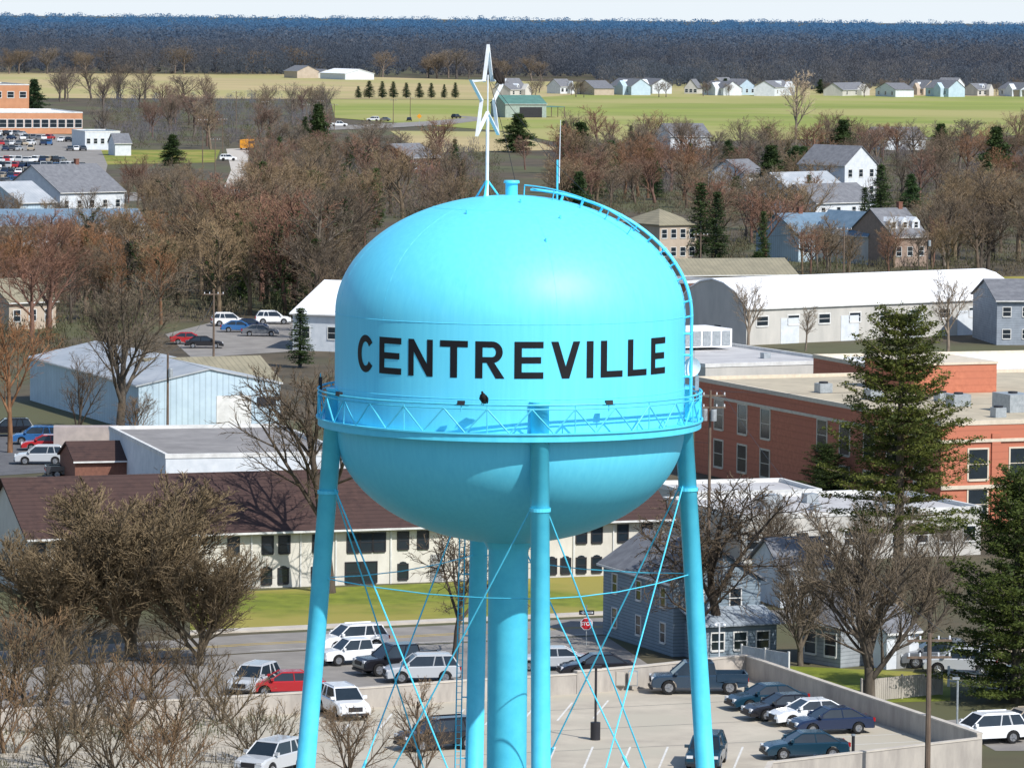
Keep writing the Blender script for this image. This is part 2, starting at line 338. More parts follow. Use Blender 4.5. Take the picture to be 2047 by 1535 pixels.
for a in LA:
    b=MB(); b.path([legp(a,25.6),legp(a,0.3)],[.39,.42],24); lg=b.build('leg',m_steel,TW,True)
    b=MB(); t=legp(a,25.6); b.lathe([(.001,25.72),(.43,25.72),(.43,25.61),(.001,25.61)],20,(t.x,t.y)); b.build('leg_cap',m_steel,lg)
    b=MB(); b.lathe([(.405,21.2),(.45,21.2),(.45,21.35),(.405,21.35)],20,(legp(a,21.25).x,legp(a,21.25).y)); b.build('leg_collar',m_steel,lg)
    b=MB(); f0=legp(a,0); b.box(f0.x-.8,f0.x+.8,f0.y-.8,f0.y+.8,0,.3); b.build('footing',m_concw,lg)
b=MB(); b.lathe([(1.35,19.55),(1.15,19.2),(.98,18.9),(.86,18.7),(.86,0)],40); b.build('riser_pipe',m_steel,TW,True)
for k in range(4):
    a,c=LA[k],LA[(k+1)%4]
    for p,q in ((legp(a,22.0),legp(c,1)),(legp(c,22.0),legp(a,1))):
        b=MB(); b.tube(p,q,.035,n=6); m=p.lerp(q,.62); d=(q-p).normalized()
        b.tube(m-d*.25,m+d*.25,.07,n=6); b.build('brace_rod',m_steel,TW)
    b=MB(); p=legp(a,17.6); q=legp(c,17.6); mid=(p+q)/2-Vector((0,0,.25))
    b.path([p,p.lerp(q,.25)-Vector((0,0,.18)),mid,p.lerp(q,.75)-Vector((0,0,.18)),q],.025,5); b.build('tie_cable',m_steel,TW)
la=R(-7)
def surf(t,off):
    th=t*PI/2; n=Vector((math.sin(th)/RT,0,math.cos(th)/DH)).normalized(); p=Vector((RT*math.sin(th),0,ZT+DH*math.cos(th)))+n*off
    return p
def rot(p,a): return Vector((p.x*math.cos(a)-p.y*math.sin(a),p.x*math.sin(a)+p.y*math.cos(a),p.z))
lad=MB()
pts=[surf(.07+.93*i/24,.28) for i in range(25)]+[Vector((RT+.28,0,z)) for z in np.linspace(ZT-.3,ZK+.1,10)]
for sy in (-.24,.24):
    lad.path([rot(p+Vector((0,sy,0)),la) for p in pts],.05,5)
for i in range(len(pts)-1):
    seg=(pts[i+1]-pts[i]).length; n=max(1,int(seg/.32))
    for j in range(n):
        p=pts[i].lerp(pts[i+1],j/n); lad.tube(rot(p+Vector((0,-.24,0)),la),rot(p+Vector((0,.24,0)),la),.018,n=4)
lo=lad.build('ladder',m_rail,TW)
for i in range(1,16):
    k=int(1+i*2.1)
    if k>=len(pts): break
    p=pts[k]; n_=(p-Vector((0,0,ZT-2))).normalized() if k<25 else Vector((1,0,0))
    b=MB()
    b.tube(rot(p+Vector((0,-.24,0)),la),rot(p-n_*.3+Vector((0,-.24,0)),la),.035,n=4); b.tube(rot(p+Vector((0,.24,0)),la),rot(p-n_*.3+Vector((0,.24,0)),la),.035,n=4)
    b.tube(rot(p+Vector((0,-.38,0)),la),rot(p+Vector((0,.38,0)),la),.05,n=5)
    b.build('ladder_bracket',m_steel,lo)
b=MB(); pp=[rot(surf(t,.45),R(-25)) for t in np.linspace(.05,.55,14)]; b.path(pp,.03,5)
for p,t in list(zip(pp,np.linspace(.05,.55,14)))[::3]: b.tube(p,rot(surf(t,0),R(-25)),.025,n=4)
b.build('roof_handrail',m_rail,TW)
la2=LA[2]; b=MB()
for sx_ in (-.62,-.86):
    p=legp(la2,20)+Vector((sx_,-.1,0)); q=legp(la2,2)+Vector((sx_,-.1,0)); b.tube(p,q,.03,n=4)
for i in range(60):
    c=legp(la2,20-i*.3)+Vector((0,-.1,0)); b.tube(c+Vector((-.62,0,0)),c+Vector((-.86,0,0)),.015,n=4)
for i in range(7):
    c=legp(la2,19.5-i*2.8); b.tube(c+Vector((-.3,-.1,0)),c+Vector((-.62,-.1,0)),.03,n=4)
b.build('leg_ladder',m_rail,TW)
ZTOP=ZT+DH
b=MB(); b.lathe([(.001,ZTOP+.62),(.32,ZTOP+.62),(.34,ZTOP+.56),(.34,ZTOP+.5),(.26,ZTOP+.5),(.26,ZTOP-.1)],24); v=b.build('roof_vent',m_steel,TW)
for (rr,a) in ((.55,-60),(.5,-120),(.75,-75),(.3,-80)):
    b=MB(); th=math.asin(rr); p=rot(surf(th/(PI/2),0),R(a)); b.tube(p,p+Vector((0,0,.14)),.05,n=6); b.build('roof_fitting',m_steel,tank)
ST=thing('star_ornament','white open framed star on a pole at the top of the tank','star',(TX-1.05,TY,0))
z0=ZTOP-.1
b=MB(); b.tube((0,0,z0),(0,0,z0+3.4),.075,n=10); b.build('pole',m_white,ST)
for k in range(3):
    a=R(20+120*k); b=MB(); b.tube((.62*math.cos(a),.62*math.sin(a),z0-.05),(0,0,z0+.75),.045,n=5); b.build('foot_strut',m_steel,ST)
sa=R(69); sp=[]
RO=2.15; RI=.80; cz=z0+4.35
for i in range(10):
    r=RO if i%2==0 else RI; t=PI/2+i*PI/5; sp.append((r*math.cos(t),r*math.sin(t)))
def s3(x,z,d): return Vector((x*math.cos(sa)-d*math.sin(sa),x*math.sin(sa)+d*math.cos(sa),cz+z))
for i in range(10):
    a,c=sp[i],sp[(i+1)%10]; b=MB()
    b.prism([s3(a[0],a[1],-.07),s3(c[0],c[1],-.07),s3(c[0],c[1],.07),s3(a[0],a[1],.07)],[s3(a[0]*.92,a[1]*.92,-.07),s3(c[0]*.86,c[1]*.86,-.07),s3(c[0]*.86,c[1]*.86,.07),s3(a[0]*.92,a[1]*.92,.07)])
    b.build('star_edge',m_white,ST)
b=MB(); b.tube((0,0,z0+3.4),(0,0,z0+5.2),.035,n=6); b.build('inner_post',m_white,ST)
AN=thing('whip_antenna','thin whip antenna on the tank roof right of the star','antenna',(TX+1.95,TY+.3,0))
b=MB(); b.tube((0,0,z0-.3),(0,0,z0+1.6),.05,n=6); b.build('mast',m_rail,AN)
b=MB(); b.tube((.08,0,z0+.6),(.12,0,z0+3.3),.025,.012,n=5); b.build('whip',m_white,AN)
o=MB(); o.path([(TX-1.0,TY,z0+5),(TX-.2,TY,z0+2.2),(TX+.15,TY,z0+.7)],.012,4); tag(o.build('guy_wire',m_dark),'thin wire running from the star down to the roof vent','wire')
o=MB(); o.path([(TX-.9,TY,z0+4.9),(TX+1.6,TY,z0+1.7),(TX+4.5,TY+.5,ZTOP-1.2)],.010,4); tag(o.build('guy_wire',m_dark),'thin wire slanting from the star down the right of the dome','wire')
def flood(a,lab):
    a=R(a); c=Vector((TX+RB*math.cos(a),TY+RB*math.sin(a),ZK+RH)); t=thing('floodlight',lab,'floodlight',c,a+PI/2,group='floodlights on the balcony rail')
    b=MB(); b.prism([(-.16,-.08,-.02),(.16,-.08,-.02),(.13,.12,.04),(-.13,.12,.04)],[(-.16,-.05,.16),(.16,-.05,.16),(.13,.13,.14),(-.13,.13,.14)]); b.build('housing',m_dark,t); b=MB(); b.tube((0,0,-.3),(0,0,.0),.03); b.tube((-.3,.02,-.04),(.3,.02,-.04),.025); b.build('bracket',m_rail,t)
flood(-151,'dark floodlight on the left part of the balcony rail'); flood(-104,'dark floodlight on the balcony rail left of the front leg'); flood(-60,'dark floodlight on the balcony rail right of the front leg')
D=thing('dish_antenna','small white dish antenna on the right end of the balcony','dish antenna',(TX+7.75,TY-.5,ZK))
b=MB(); pr=[(.001,-.12)]+[(.42*i/8,-.12+.12*(i/8)**2) for i in range(1,9)]; b.lathe(pr,24); d_=b.build('dish',m_white,D,True); d_.rotation_euler=(PI/2+.1,0,.3); d_.location=(0,0,2.3)
b=MB(); b.tube((0,.05,0),(0,.05,2.5),.05); b.build('mast',m_rail,D)
for (dx,dy,hh,lab) in ((8.05,.9,1.7,'grey panel antenna mast on the far right of the balcony'),(-8.15,.8,1.5,'dark panel antenna mast on the left end of the balcony')):
    t=thing('panel_antenna',lab,'antenna',(TX+dx,TY+dy,ZK)); b=MB(); b.tube((0,0,0),(0,0,hh+.3),.03); b.build('mast',m_rail,t)
    b=MB(); b.box(-.08,.08,-.12,-.04,hh-.5,hh+.15); b.build('panel',m_grey if dx>0 else m_dark,t)
t=thing('junction_box','blue grey radio box on the balcony beside the ladder','box',(TX+7.9,TY-1.2,ZK+.1)); b=MB(); b.box(-.25,.25,-.15,.15,.1,.8); b.build('box_body',m_rail,t); b=MB(); b.box(-.2,.2,-.17,-.152,.15,.75); b.build('box_door',m_steel,t)
m_feather=mat('dark_feathers',(.025,.018,.014),(.01,.008,.007),scale=12,rough=.8)
def bird(loc,rz,lab,k=1):
    t=thing('bird',lab,'bird',loc,rz,None); t.scale=(k,k,k)
    b=MB(); b.path([(-.34,0,.0),(-.2,0,.08),(-.08,0,.22),(.02,0,.38),(.08,0,.50),(.12,0,.56),(.17,0,.62),(.22,0,.62),(.29,0,.59)],[.03,.08,.15,.17,.12,.06,.065,.05,.012],10); b.build('body',m_feather,t,True)
    for s_ in (-1,1):
        b=MB(); b.path([(.03,.13*s_,.45),(-.08,.17*s_,.28),(-.24,.13*s_,.08),(-.38,.06*s_,-.05)],[.05,.09,.06,.01],7); b.build('wing',m_feather,t,True)
        b=MB(); b.tube((.02,.06*s_,.22),(.05,.06*s_,.0),.02); b.build('leg',m_feather,t)
bp=PT(996,168,TY)
bird((bp.x,TY+.2,bp.z),R(120),'dark vulture perched on the right arm of the star')
bp2=PT(966,812,TY-RB+.2); bird((bp2.x,TY-RB+.05,ZK+RH+.04),R(-110),'dark bird perched on the front balcony rail below the lettering',.8)
# ------------------------------------------------------------ buildings
FOOT=[]
WC={}
def winmesh(w_,h_,arch):
    k=(round(w_,2),round(h_,2),arch)
    if k in WC: return WC[k]
    t=.09*max(1,w_/1.1); b=MB()
    b.box(-w_/2-t,-w_/2,-.06,.02,-t,h_+t); b.box(w_/2,w_/2+t,-.06,.02,-t,h_+t); b.box(-w_/2,w_/2,-.06,.02,h_,h_+t); b.box(-w_/2-.03,w_/2+.03,-.10,-.061,-t-.05,-.0)
    b.box(-w_/2,w_/2,-.05,.02,h_*.5-.03,h_*.5+.03)
    p=MB()
    if arch:
        ring_=[(-w_/2,0),(w_/2,0),(w_/2,h_)]+[(w_/2*math.cos(a),h_+w_*.35*math.sin(a)) for a in np.linspace(.3,PI-.3,5)]+[(-w_/2,h_)]
        p.prism([(x,-.03,z) for x,z in ring_],[(x,.0,z) for x,z in ring_])
    else: p.box(-w_/2,w_/2,-.025,.0,0,h_)
    WC[k]=(b,p,{}); return WC[k]
def window(root,x,y,z,rz,w_,h_,fm=None,arch=False,name='window'):
    b,p,c=winmesh(w_,h_,arch); fm=fm or m_trim
    if fm.name not in c: c[fm.name]=b.mesh('window',fm)
    if 'p' not in c: c['p']=p.mesh('pane',m_glass)
    o=ob(name,c[fm.name],root,(x,y,z),rz); ob('pane',c['p'],o,(0,0,0)); return o
def bld(name,label,cat,A,B,depth,h,roof='gable',rh=2.0,wm=None,rm=None,fw=(0,0),sw=(0,0),ws=(1.0,1.4),axis='x',over=.4,chim=None,group=None,fm=None,arch=False,door=None,px=True,rows=None,dorm=0):
    a=G(*A).xy if px else Vector(A); c=G(*B).xy if px else Vector(B)
    W_=(c-a).length; d=(c-a).normalized(); mid=(a+c)/2; rz=math.atan2(d.y,d.x)
    root=thing(name,label,cat,(mid.x,mid.y,0),rz,group)
    nb=Vector((-d.y,d.x)); FOOT.append((mid+nb*depth/2,d,W_/2+1,depth/2+1))
    prof={'gable':[(0,0),(.5,rh),(1,0)],'gambrel':[(0,0),(.16,rh*.58),(.33,rh*.88),(.5,rh),(.67,rh*.88),(.84,rh*.58),(1,0)],'shed':[(0,0),(1,rh)],'flat':[(0,0),(1,0)]}[roof if roof!='hip' else 'flat']
    span=depth if axis=='x' else W_
    def P3(s_,l_,z): return (l_,s_,z) if axis=='x' else (s_-W_/2,l_,z)
    l0,l1=(-W_/2,W_/2) if axis=='x' else (0,depth)
    b=MB(); ring_=[(0,0)]+[(t*span,h+z) for t,z in prof]+[(span,0)]
    b.prism([P3(s_,l0,z) for s_,z in ring_],[P3(s_,l1,z) for s_,z in ring_]); b.build('wall',wm,root)
    b=MB()
    if roof=='flat':
        b.box(-W_/2+.25,W_/2-.25,.25,depth-.25,h+.01,h+.08); ro=b.build('roof',rm,root)
        b=MB(); e=.06
        b.box(-W_/2-e,W_/2+e,-e,.25,h+.005,h+.38); b.box(-W_/2-e,W_/2+e,depth-.25,depth+e,h+.005,h+.38)
        b.box(-W_/2-e,-W_/2+.25,.251,depth-.251,h+.005,h+.38); b.box(W_/2-.25,W_/2+e,.251,depth-.251,h+.005,h+.38); b.build('parapet',fm or m_trim,root)
    elif roof=='hip':
        o_=over; x=W_/2+o_; y0=-o_; y1=depth+o_; rx=max(0,W_/2-depth/2); z=h+.02
        b.add([(-x,y0,z),(x,y0,z),(x,y1,z),(-x,y1,z),(-rx,depth/2,z+rh),(rx,depth/2,z+rh),(-x,y0,z-.15),(x,y0,z-.15),(x,y1,z-.15),(-x,y1,z-.15)],
              [(0,1,5,4),(1,2,5),(2,3,4,5),(3,0,4),(6,7,1,0),(7,8,2,1),(8,9,3,2),(9,6,0,3),(9,8,7,6)]); ro=b.build('roof',rm,root)
    else:
        q=[(t*span,h+z+.02) for t,z in prof]
        s0=(q[1][1]-q[0][1])/(q[1][0]-q[0][0]); s1=(q[-1][1]-q[-2][1])/(q[-1][0]-q[-2][0])
        q[0]=(q[0][0]-over,q[0][1]-over*s0); q[-1]=(q[-1][0]+over,q[-1][1]+over*s1)
        up=[(x,z+.16) for x,z in q]; l0-=over*.7;l1+=over*.7
        n=len(q)
        for i in range(n-1):
            r4=[q[i],q[i+1],up[i+1],up[i]]; b.prism([P3(s_,l0,z) for s_,z in r4],[P3(s_,l1,z) for s_,z in r4])
        ro=b.build('roof',rm,root)
        b=MB()
        zz=q[0][1]; b.prism([P3(q[0][0]-.07,l0,zz-.02),P3(q[0][0]-.004,l0,zz-.02),P3(q[0][0]-.004,l0,zz+.12),P3(q[0][0]-.07,l0,zz+.12)],[P3(q[0][0]-.07,l1,zz-.02),P3(q[0][0]-.004,l1,zz-.02),P3(q[0][0]-.004,l1,zz+.12),P3(q[0][0]-.07,l1,zz+.12)]); b.build('gutter',m_trim,ro)
    if chim is not None:
        b=MB(); cx=chim*W_; b.box(cx-.4,cx+.4,depth/2-.35,depth/2+.35,h+rh*.6,h+rh+1.0); b.box(cx-.45,cx+.45,depth/2-.4,depth/2+.4,h+rh+1.001,h+rh+1.15); b.build('chimney',m_brickd,ro)
    n,rws=fw; ww,wh=ws
    for r_ in range(rws):
        z=(h/rws)*r_+(h/rws-wh)*.5 if rows is None else rows[r_]
        for i in range(n):
            x=-W_/2+W_*(i+.5)/n
            if door is not None and r_==0 and abs(x-door*W_)<ww: continue
            window(root,x,0,z,0,ww,wh,fm,arch)
    if door is not None:
        b=MB(); x=door*W_; b.box(x-.5,x+.5,-.05,0,0,2.1); do=b.build('door',m_doorw,root); b=MB(); b.tube((x+.4,-.08,1),(x+.4,-.05,1),.04); b.build('handle',m_grey,do)
    n,rws=sw
    rp=mid+d*W_/2; vis_right=d.dot(-rp)>0
    for r_ in range(rws):
        z=(h/rws)*r_+(h/rws-wh)*.5 if rows is None else rows[r_]
        for i in range(n):
            y=depth*(i+.5)/n
            window(root,W_/2 if vis_right else -W_/2,y,z,PI/2 if vis_right else -PI/2,ww,wh,fm,arch)
    for i in range(dorm):
        x=-W_/2+W_*(i+.5)/dorm; b=MB(); y0=depth*.12; zz=h+rh*.25
        b.prism([(x-.8,y0,zz),(x+.8,y0,zz),(x+.8,y0,zz+1.3),(x,y0,zz+2.0),(x-.8,y0,zz+1.3)],[(x-.8,depth*.45,zz),(x+.8,depth*.45,zz),(x+.8,depth*.45,zz+1.3),(x,depth*.45,zz+2.0),(x-.8,depth*.45,zz+1.3)])
        dd=b.build('dormer',m_sidw,root); window(dd,x,y0,zz+.25,0,.7,.9,m_trim,name='dormer_window')
    return root,W_,rz
m_brick=mat('red_brick',(.54,.195,.115),(.42,.145,.085),scale=2.5,detail=8,band=((0,0,1),.6,.9),c3=(.47,.165,.10),scale3=.15)
m_brickd=mat('dark_brick',(.22,.10,.07),(.15,.07,.05),scale=3)
m_brickt=mat('tan_brick',(.34,.25,.20),(.25,.19,.15),scale=2)
m_brickf=mat('orange_brick',(.55,.27,.15),(.46,.22,.12),scale=.4)
m_cream=mat('cream_stucco',(.66,.63,.56),(.54,.51,.45),scale=.8,detail=8,stretch=(1,1,.4))
m_brown=mat('brown_shingle',(.085,.048,.040),(.05,.03,.027),scale=1.6,detail=10,band=((0,1,0),.45,.75),c3=(.068,.040,.035),scale3=.2)
m_sid=mat('blue_siding',(.25,.31,.36),(.20,.26,.31),scale=1,band=((0,0,1),.22,.62))
m_sidw=mat('white_siding',(.66,.69,.72),(.54,.58,.62),scale=1)
m_ribw=mat('pale_ribbed_metal',(.48,.60,.68),(.40,.51,.59),scale=.5,band=((1,1,0),.6,.8),rough=.6)
m_ribr=mat('pale_metal_roof',(.46,.48,.50),(.33,.36,.39),scale=.3,band=((1,0,0),.7,.85),rough=.5,detail=10)
m_whr=mat('white_membrane_roof',(.87,.88,.89),(.80,.81,.83),scale=.3,rough=.6)
m_greyw=mat('light_grey_roof',(.55,.54,.53),(.42,.41,.41),scale=.3,rough=.7,detail=10)
m_beige=mat('beige_block',(.54,.52,.48),(.44,.43,.40),scale=.5,stretch=(1,1,.3))
m_greyr=mat('grey_shingle',(.20,.205,.22),(.135,.14,.155),scale=1.2)
m_bluer=mat('blue_shingle',(.17,.25,.33),(.12,.19,.26),scale=1.0)
m_greenr=mat('green_metal',(.10,.22,.19),(.08,.17,.15),scale=.5)
m_tanr=mat('tan_gravel_roof',(.52,.45,.33),(.40,.35,.26),scale=.4,detail=10)
m_oliver=mat('olive_roof',(.30,.27,.19),(.23,.21,.15),scale=.5,band=((1,0,0),.6,.8))
m_tanw=mat('tan_wall',(.48,.40,.32),(.40,.33,.26),scale=.6)
m_stone=mat('tan_stone_trim',(.66,.58,.46),(.55,.48,.38),scale=2)
m_doorw=mat('painted_door',(.35,.36,.36),rough=.5)
m_mem=mat('grey_membrane_roof',(.30,.285,.275),(.21,.20,.195),scale=.4,detail=10)
rt,Wd,_=bld('office_building','long cream two storey building with brown shingle roof behind the tower','building',(60,1192),(1330,1146),13,4.35,'gable',3.3,m_cream,m_brown,over=.7)
def xl(px): return (px-60)/(1330-60)*Wd-Wd/2
for px_ in (78,120,160,200,300,360,453,520,553,620,790,830,1154,1186,1240,1290): window(rt,xl(px_),0,2.55,0,.75,1.15,m_dark)
for px_ in (690,716,742): window(rt,xl(px_),0,2.45,0,.85,1.25,m_dark)
for px_ in (78,120,200,300,360,452,518,551,617,790,1093,1122,1154,1186,1250): window(rt,xl(px_),0,.35,0,.68,1.0,m_dark,True)
for px_ in (690,722): window(rt,xl(px_),0,.2,0,1.1,1.4,m_dark)
b=MB(); x=xl(860); b.box(x-.55,x+.55,-.06,0,0,2.0); do=b.build('door',m_doorw,rt); b=MB(); b.tube((x+.4,-.1,1),(x+.4,-.06,1),.04); b.build('handle',m_grey,do)
for px_ in (488,585,655,765,870,1010,1138,1220): 
    b=MB(); x=xl(px_); b.box(x-.05,x+.05,-.1,-.003,0,4.2); b.build('downpipe',m_trim,rt)
C1=(16.6,429.5); C0=(34.9,384.5)
rt,Wd,_=bld('brick_school','large red brick building with flat roof and tan stone trim behind the big pine','building',C1,C0,38,8.3,'flat',0,m_brick,m_tanr,px=False,fm=m_stone)
for x in (-19,-14,-9.2,2.2,6.6,11.2,15.5,20.5):
    for z,hh in ((4.4,2.5),(1.0,2.3)): window(rt,x,0,z,0,1.8,hh,m_stone)
for y in (3.4,7.2,11,15,19,23):
    for z in (3.9,.6): window(rt,Wd/2,y,z,PI/2,1.7,2.4,m_stone)
    b=MB(); b.box(Wd/2+.003,Wd/2+.15,y+1.2,y+2.0,0,7.6); b.build('pilaster',m_brick,rt)
for bx in ((-Wd/2-.05,Wd/2+.05,-.08,-.003,7.0,7.25),(Wd/2+.003,Wd/2+.16,.002,38,6.9,7.15),(Wd/2+.003,Wd/2+.17,.002,38,3.1,3.4)):
    b=MB(); b.box(*bx); b.build('stone_band',m_stone,rt)
for (x0,x1,y0,y1,hh,lb) in ((-14,-4,12,20,2.6,''),(6,15,22,32,3.0,'')):
    b=MB(); b.box(x0,x1,y0,y1,8.39,8.3+hh); pz=b.build('penthouse',m_brick,rt); b=MB(); b.box(x0-.1,x1+.1,y0-.1,y1+.1,8.302+hh,8.5+hh); b.build('coping',m_stone,pz)
for (x,y,a_,c_,hh) in ((14,12,3.2,2.2,1.5),(18,17,2.2,2,1.1),(8,10,1.6,1.6,1.0),(0,6,1.4,1.4,.9),(11,17,1.5,1.5,1.3),(16,24,2.6,2,1.6),(-8,5,1.2,1.2,.8),(3,11,1.2,1.0,.7),(19,8,1.0,1.0,.8)):
    b=MB(); b.box(x-a_/2,x+a_/2,y-c_/2,y+c_/2,8.39,8.4+hh); ru=b.build('rooftop_unit',m_grey,rt)
    b=MB(); b.lathe([(.001,8.55+hh),(.4,8.55+hh),(.4,8.402+hh)],12,(x,y)); b.build('fan_cowl',m_dark,ru)
rt,Wd,_=bld('flat_roof_building','low building with bright white flat roof behind the brick school','building',(19.3,473),(34.0,480),42,6.2,'flat',0,m_beige,m_greyw,px=False,fw=(5,1))
b=MB(); b.box(-1.5,5.5,20,26,6.6,8.5); ru=b.build('rooftop_unit',m_whr,rt)
for i in range(6):
    b=MB(); b.box(-1.4+i*1.15,-.5+i*1.15,19.9,19.99,6.8,8.3); b.build('vent_grille',m_grey,ru)
for (x,y,a_) in ((-5,10,1.2),(3,8,.8),(-3,30,1.0),(5,34,1.4)):
    b=MB(); b.box(x-a_/2,x+a_/2,y-a_/2,y+a_/2,6.29,6.3+a_*.7); b.build('rooftop_unit',m_grey,rt)
bld('flat_roof_building','white roofed brick wing between the brick school and the big pine','building',(40,440),(62,448),30,7.6,'flat',0,m_brick,m_whr,px=False,fw=(5,1),fm=m_stone)
rt,Wd,_=bld('industrial_building','long industrial building with bright white curved roof at right','building',(29.2,592),(66,620),13.5,4.6,'gambrel',3.3,m_beige,m_whr,px=False,fw=(9,1),ws=(1.8,1.1),rows=[2.4],over=.2)
for x in (-16,-6,5,14):
    b=MB(); b.box(x-1.5,x+1.5,-.06,0,0,3.2); b.build('garage_door',m_sidw,rt)
b=MB(); b.box(-Wd/2-.06,-Wd/2-.002,5,6.2,0,2.2); b.build('side_door',m_dark,rt)
bld('brick_building','small dark brick building left of the white curved roof','building',(1370,668),(1440,662),8,6.5,'flat',0,m_brickd,m_mem,px=True)
bld('low_shop','long low shop with olive brown roof behind the white curved roof','building',(1368,592),(1592,590),12,3.0,'gable',2.0,m_tanw,m_oliver,fw=(8,1),over=.3)
rt,Wd,_=bld('edge_building','grey sided building with porches at the right edge beside the white curved roof','building',(1992,690),(2110,690),14,5.6,'gable',2.2,mat('grey_clapboard',(.30,.34,.39),band=((0,0,1),.3,.8)),m_greyr,fw=(3,2),ws=(1.0,1.1))
rt,Wd,_=bld('metal_warehouse','pale ribbed metal warehouse with low roof behind the bare elm','warehouse',(60,800),(277,864),14.5,4.5,'gable',1.5,m_ribw,m_ribr,over=.25)
b=MB(); b.box(Wd/2+.003,Wd/2+.06,8,11.6,0,3.4); b.build('garage_door',m_trim,rt); b=MB(); b.box(Wd/2+.003,Wd/2+.06,12.2,14.2,2.3,3.2); b.build('awning_window',m_dark,rt)
bld('metal_shed','low shed with olive ribbed roof joined behind the metal warehouse','shed',(330,845),(560,838),12,3.7,'gable',2.2,m_ribw,m_oliver,over=.25,fw=(4,1))
bld('flat_roof_building','low white walled building with grey flat roof above the brown shingle roof','building',(-29,397),(-14,401),27,3.9,'flat',0,m_sidw,m_mem,px=False)
bld('white_roof_hall','hall with pale metal roof just left of the tank','hall',(585,700),(900,712),20,4.5,'gable',3.4,m_sidw,m_whr,fw=(6,1))
rt,Wd,_=bld('blue_house','pale blue grey clapboard house with grey roof right of the riser','house',(1205,1268),(1345,1313),6.2,4.9,'gable',2.0,m_sid,m_greyr,over=.35,chim=.1)
for x in (-3.8,0.2,4.2):
    window(rt,x,0,3.1,0,.75,1.2); window(rt,x,0,.8,0,.75,1.2)
for y in (1.7,4.4): window(rt,Wd/2,y,3.1,PI/2,.75,1.2); window(rt,Wd/2,y,.8,PI/2,.75,1.2)
b=MB(); b.box(Wd/2+.004,Wd/2+3.0,.8,6.0,0,2.3); pr=b.build('porch',m_sid,rt)
b=MB(); b.prism([(Wd/2+.01,.4,3.1),(Wd/2+3.4,.4,2.32),(Wd/2+3.4,.4,2.4),(Wd/2+.01,.4,3.2)],[(Wd/2+.01,6.4,3.1),(Wd/2+3.4,6.4,2.32),(Wd/2+3.4,6.4,2.4),(Wd/2+.01,6.4,3.2)]); b.build('porch_roof',mat('ribbed_porch_metal',(.36,.41,.46),band=((0,1,0),.5,.7)),pr)
for y in (1.8,3.4,5.0): window(pr,Wd/2+3.0,y,.8,PI/2,.85,1.05,name='porch_window')
bld('white_annex','small white low building between the blue house and the grey tree','building',(1560,1215),(1660,1212),6,2.9,'gable',1.6,m_sidw,m_greyr,fw=(3,1),ws=(.7,.9))
rt,_,_=bld('low_white_building','low pale building with flat roof below the brick school','building',(1480,1128),(1960,1108),14,3.4,'flat',0,m_beige,m_greyw,fw=(10,1),ws=(1,1.1))
for (x,y,a_) in ((-5,6,1.5),(0,9,1.0),(5,5,1.3),(-2,4,.7)):
    b=MB(); b.box(x-a_/2,x+a_/2,y-a_/2,y+a_/2,3.49,3.5+a_*.7); b.build('rooftop_unit',m_grey,rt)
bld('white_flat_building','pale flat roofed building behind the black branched tree','building',(1375,1075),(1640,1068),9,3.3,'flat',0,m_beige,m_greyw,fw=(6,1))
bld('grey_cottage','small grey cottage with dark roof behind the lower right tree','house',(1600,1322),(1680,1335),6,2.8,'gable',1.8,mat('grey_siding',(.34,.37,.40),band=((0,0,1),.25,.7)),m_greyr,fw=(2,1))
bld('white_shed','white shed with a pitched roof at lower right behind the fence','shed',(1772,1338),(1836,1332),4.5,2.3,'gable',1.2,m_sidw,m_greyr,over=.2,door=0.0)
bld('small_shop','dark roofed shop beside the left street','shop',(150,968),(300,965),7,2.0,'gable',1.3,m_brickd,m_brown,over=.3)
bld('college_building','orange brick college block with flat white roof at far left','building',(-70,268),(165,268),45,6.6,'flat',0,m_brickf,m_whr,fw=(14,1),ws=(2.2,2.5))
bld('college_building','taller orange brick block behind the college roof at far left edge','building',(-90,246),(58,246),40,13,'flat',0,m_brickf,m_mem,fw=(6,2),ws=(2.2,2))
bld('service_building','small flat roofed white building right of the far car park','building',(170,300),(240,300),20,5.0,'flat',0,m_sidw,m_bluer,fw=(5,1))
bld('large_house','big house with grey pitched roof in the left distance','house',(120,434),(248,430),18,4.8,'gable',5,m_sidw,m_greyr,fw=(5,1),chim=.2)
bld('long_blue_roof_building','long low building with blue grey roof at far left','building',(-40,494),(292,492),16,3.6,'gable',2.4,m_sidw,m_bluer,fw=(12,1))
bld('grey_roof_house','house with slate coloured roof behind the long blue grey roof','house',(40,448),(110,446),16,4,'gable',3.6,m_ribw,m_ribr,fw=(5,1))
bld('tan_roof_house','house with tan roof among the trees at the left edge','house',(18,660),(112,656),9,3.6,'gable',2.6,m_tanw,m_oliver,fw=(3,1),chim=.2)
bld('white_cottage','white cottage glimpsed left of the utility pole','house',(230,312),(262,312),10,3.5,'gable',2.4,m_sidw,m_greyr)
bld('blue_roof_house','large house with blue grey shingle roof and white trim right of the tank','house',(1596,524),(1742,520),12,4.5,'gable',3.2,m_ribw,m_bluer,fw=(5,1),chim=-.2)
bld('white_gable_house','pale gable fronted house joined to the blue roofed one','house',(1735,530),(1790,528),13,5.0,'gable',3.4,m_beige,m_bluer,axis='y',fw=(2,2),ws=(.9,1.2))
bld('brick_dormer_house','tan brick house with white dormers right of the blue roof','house',(1785,534),(1852,532),12,5.0,'gable',4.2,m_brickt,m_greyr,fw=(3,1),dorm=3,chim=.35)
bld('white_tall_house','tall white house above the roofs at right','house',(1688,398),(1752,396),14,7.5,'gable',4,m_sidw,m_greyr,axis='y',fw=(3,2),ws=(1.2,1.6))
bld('grey_roof_house','house with light grey roof below the tall white house','house',(1588,424),(1700,420),14,3.8,'gable',4,m_sidw,m_ribr,fw=(4,1))
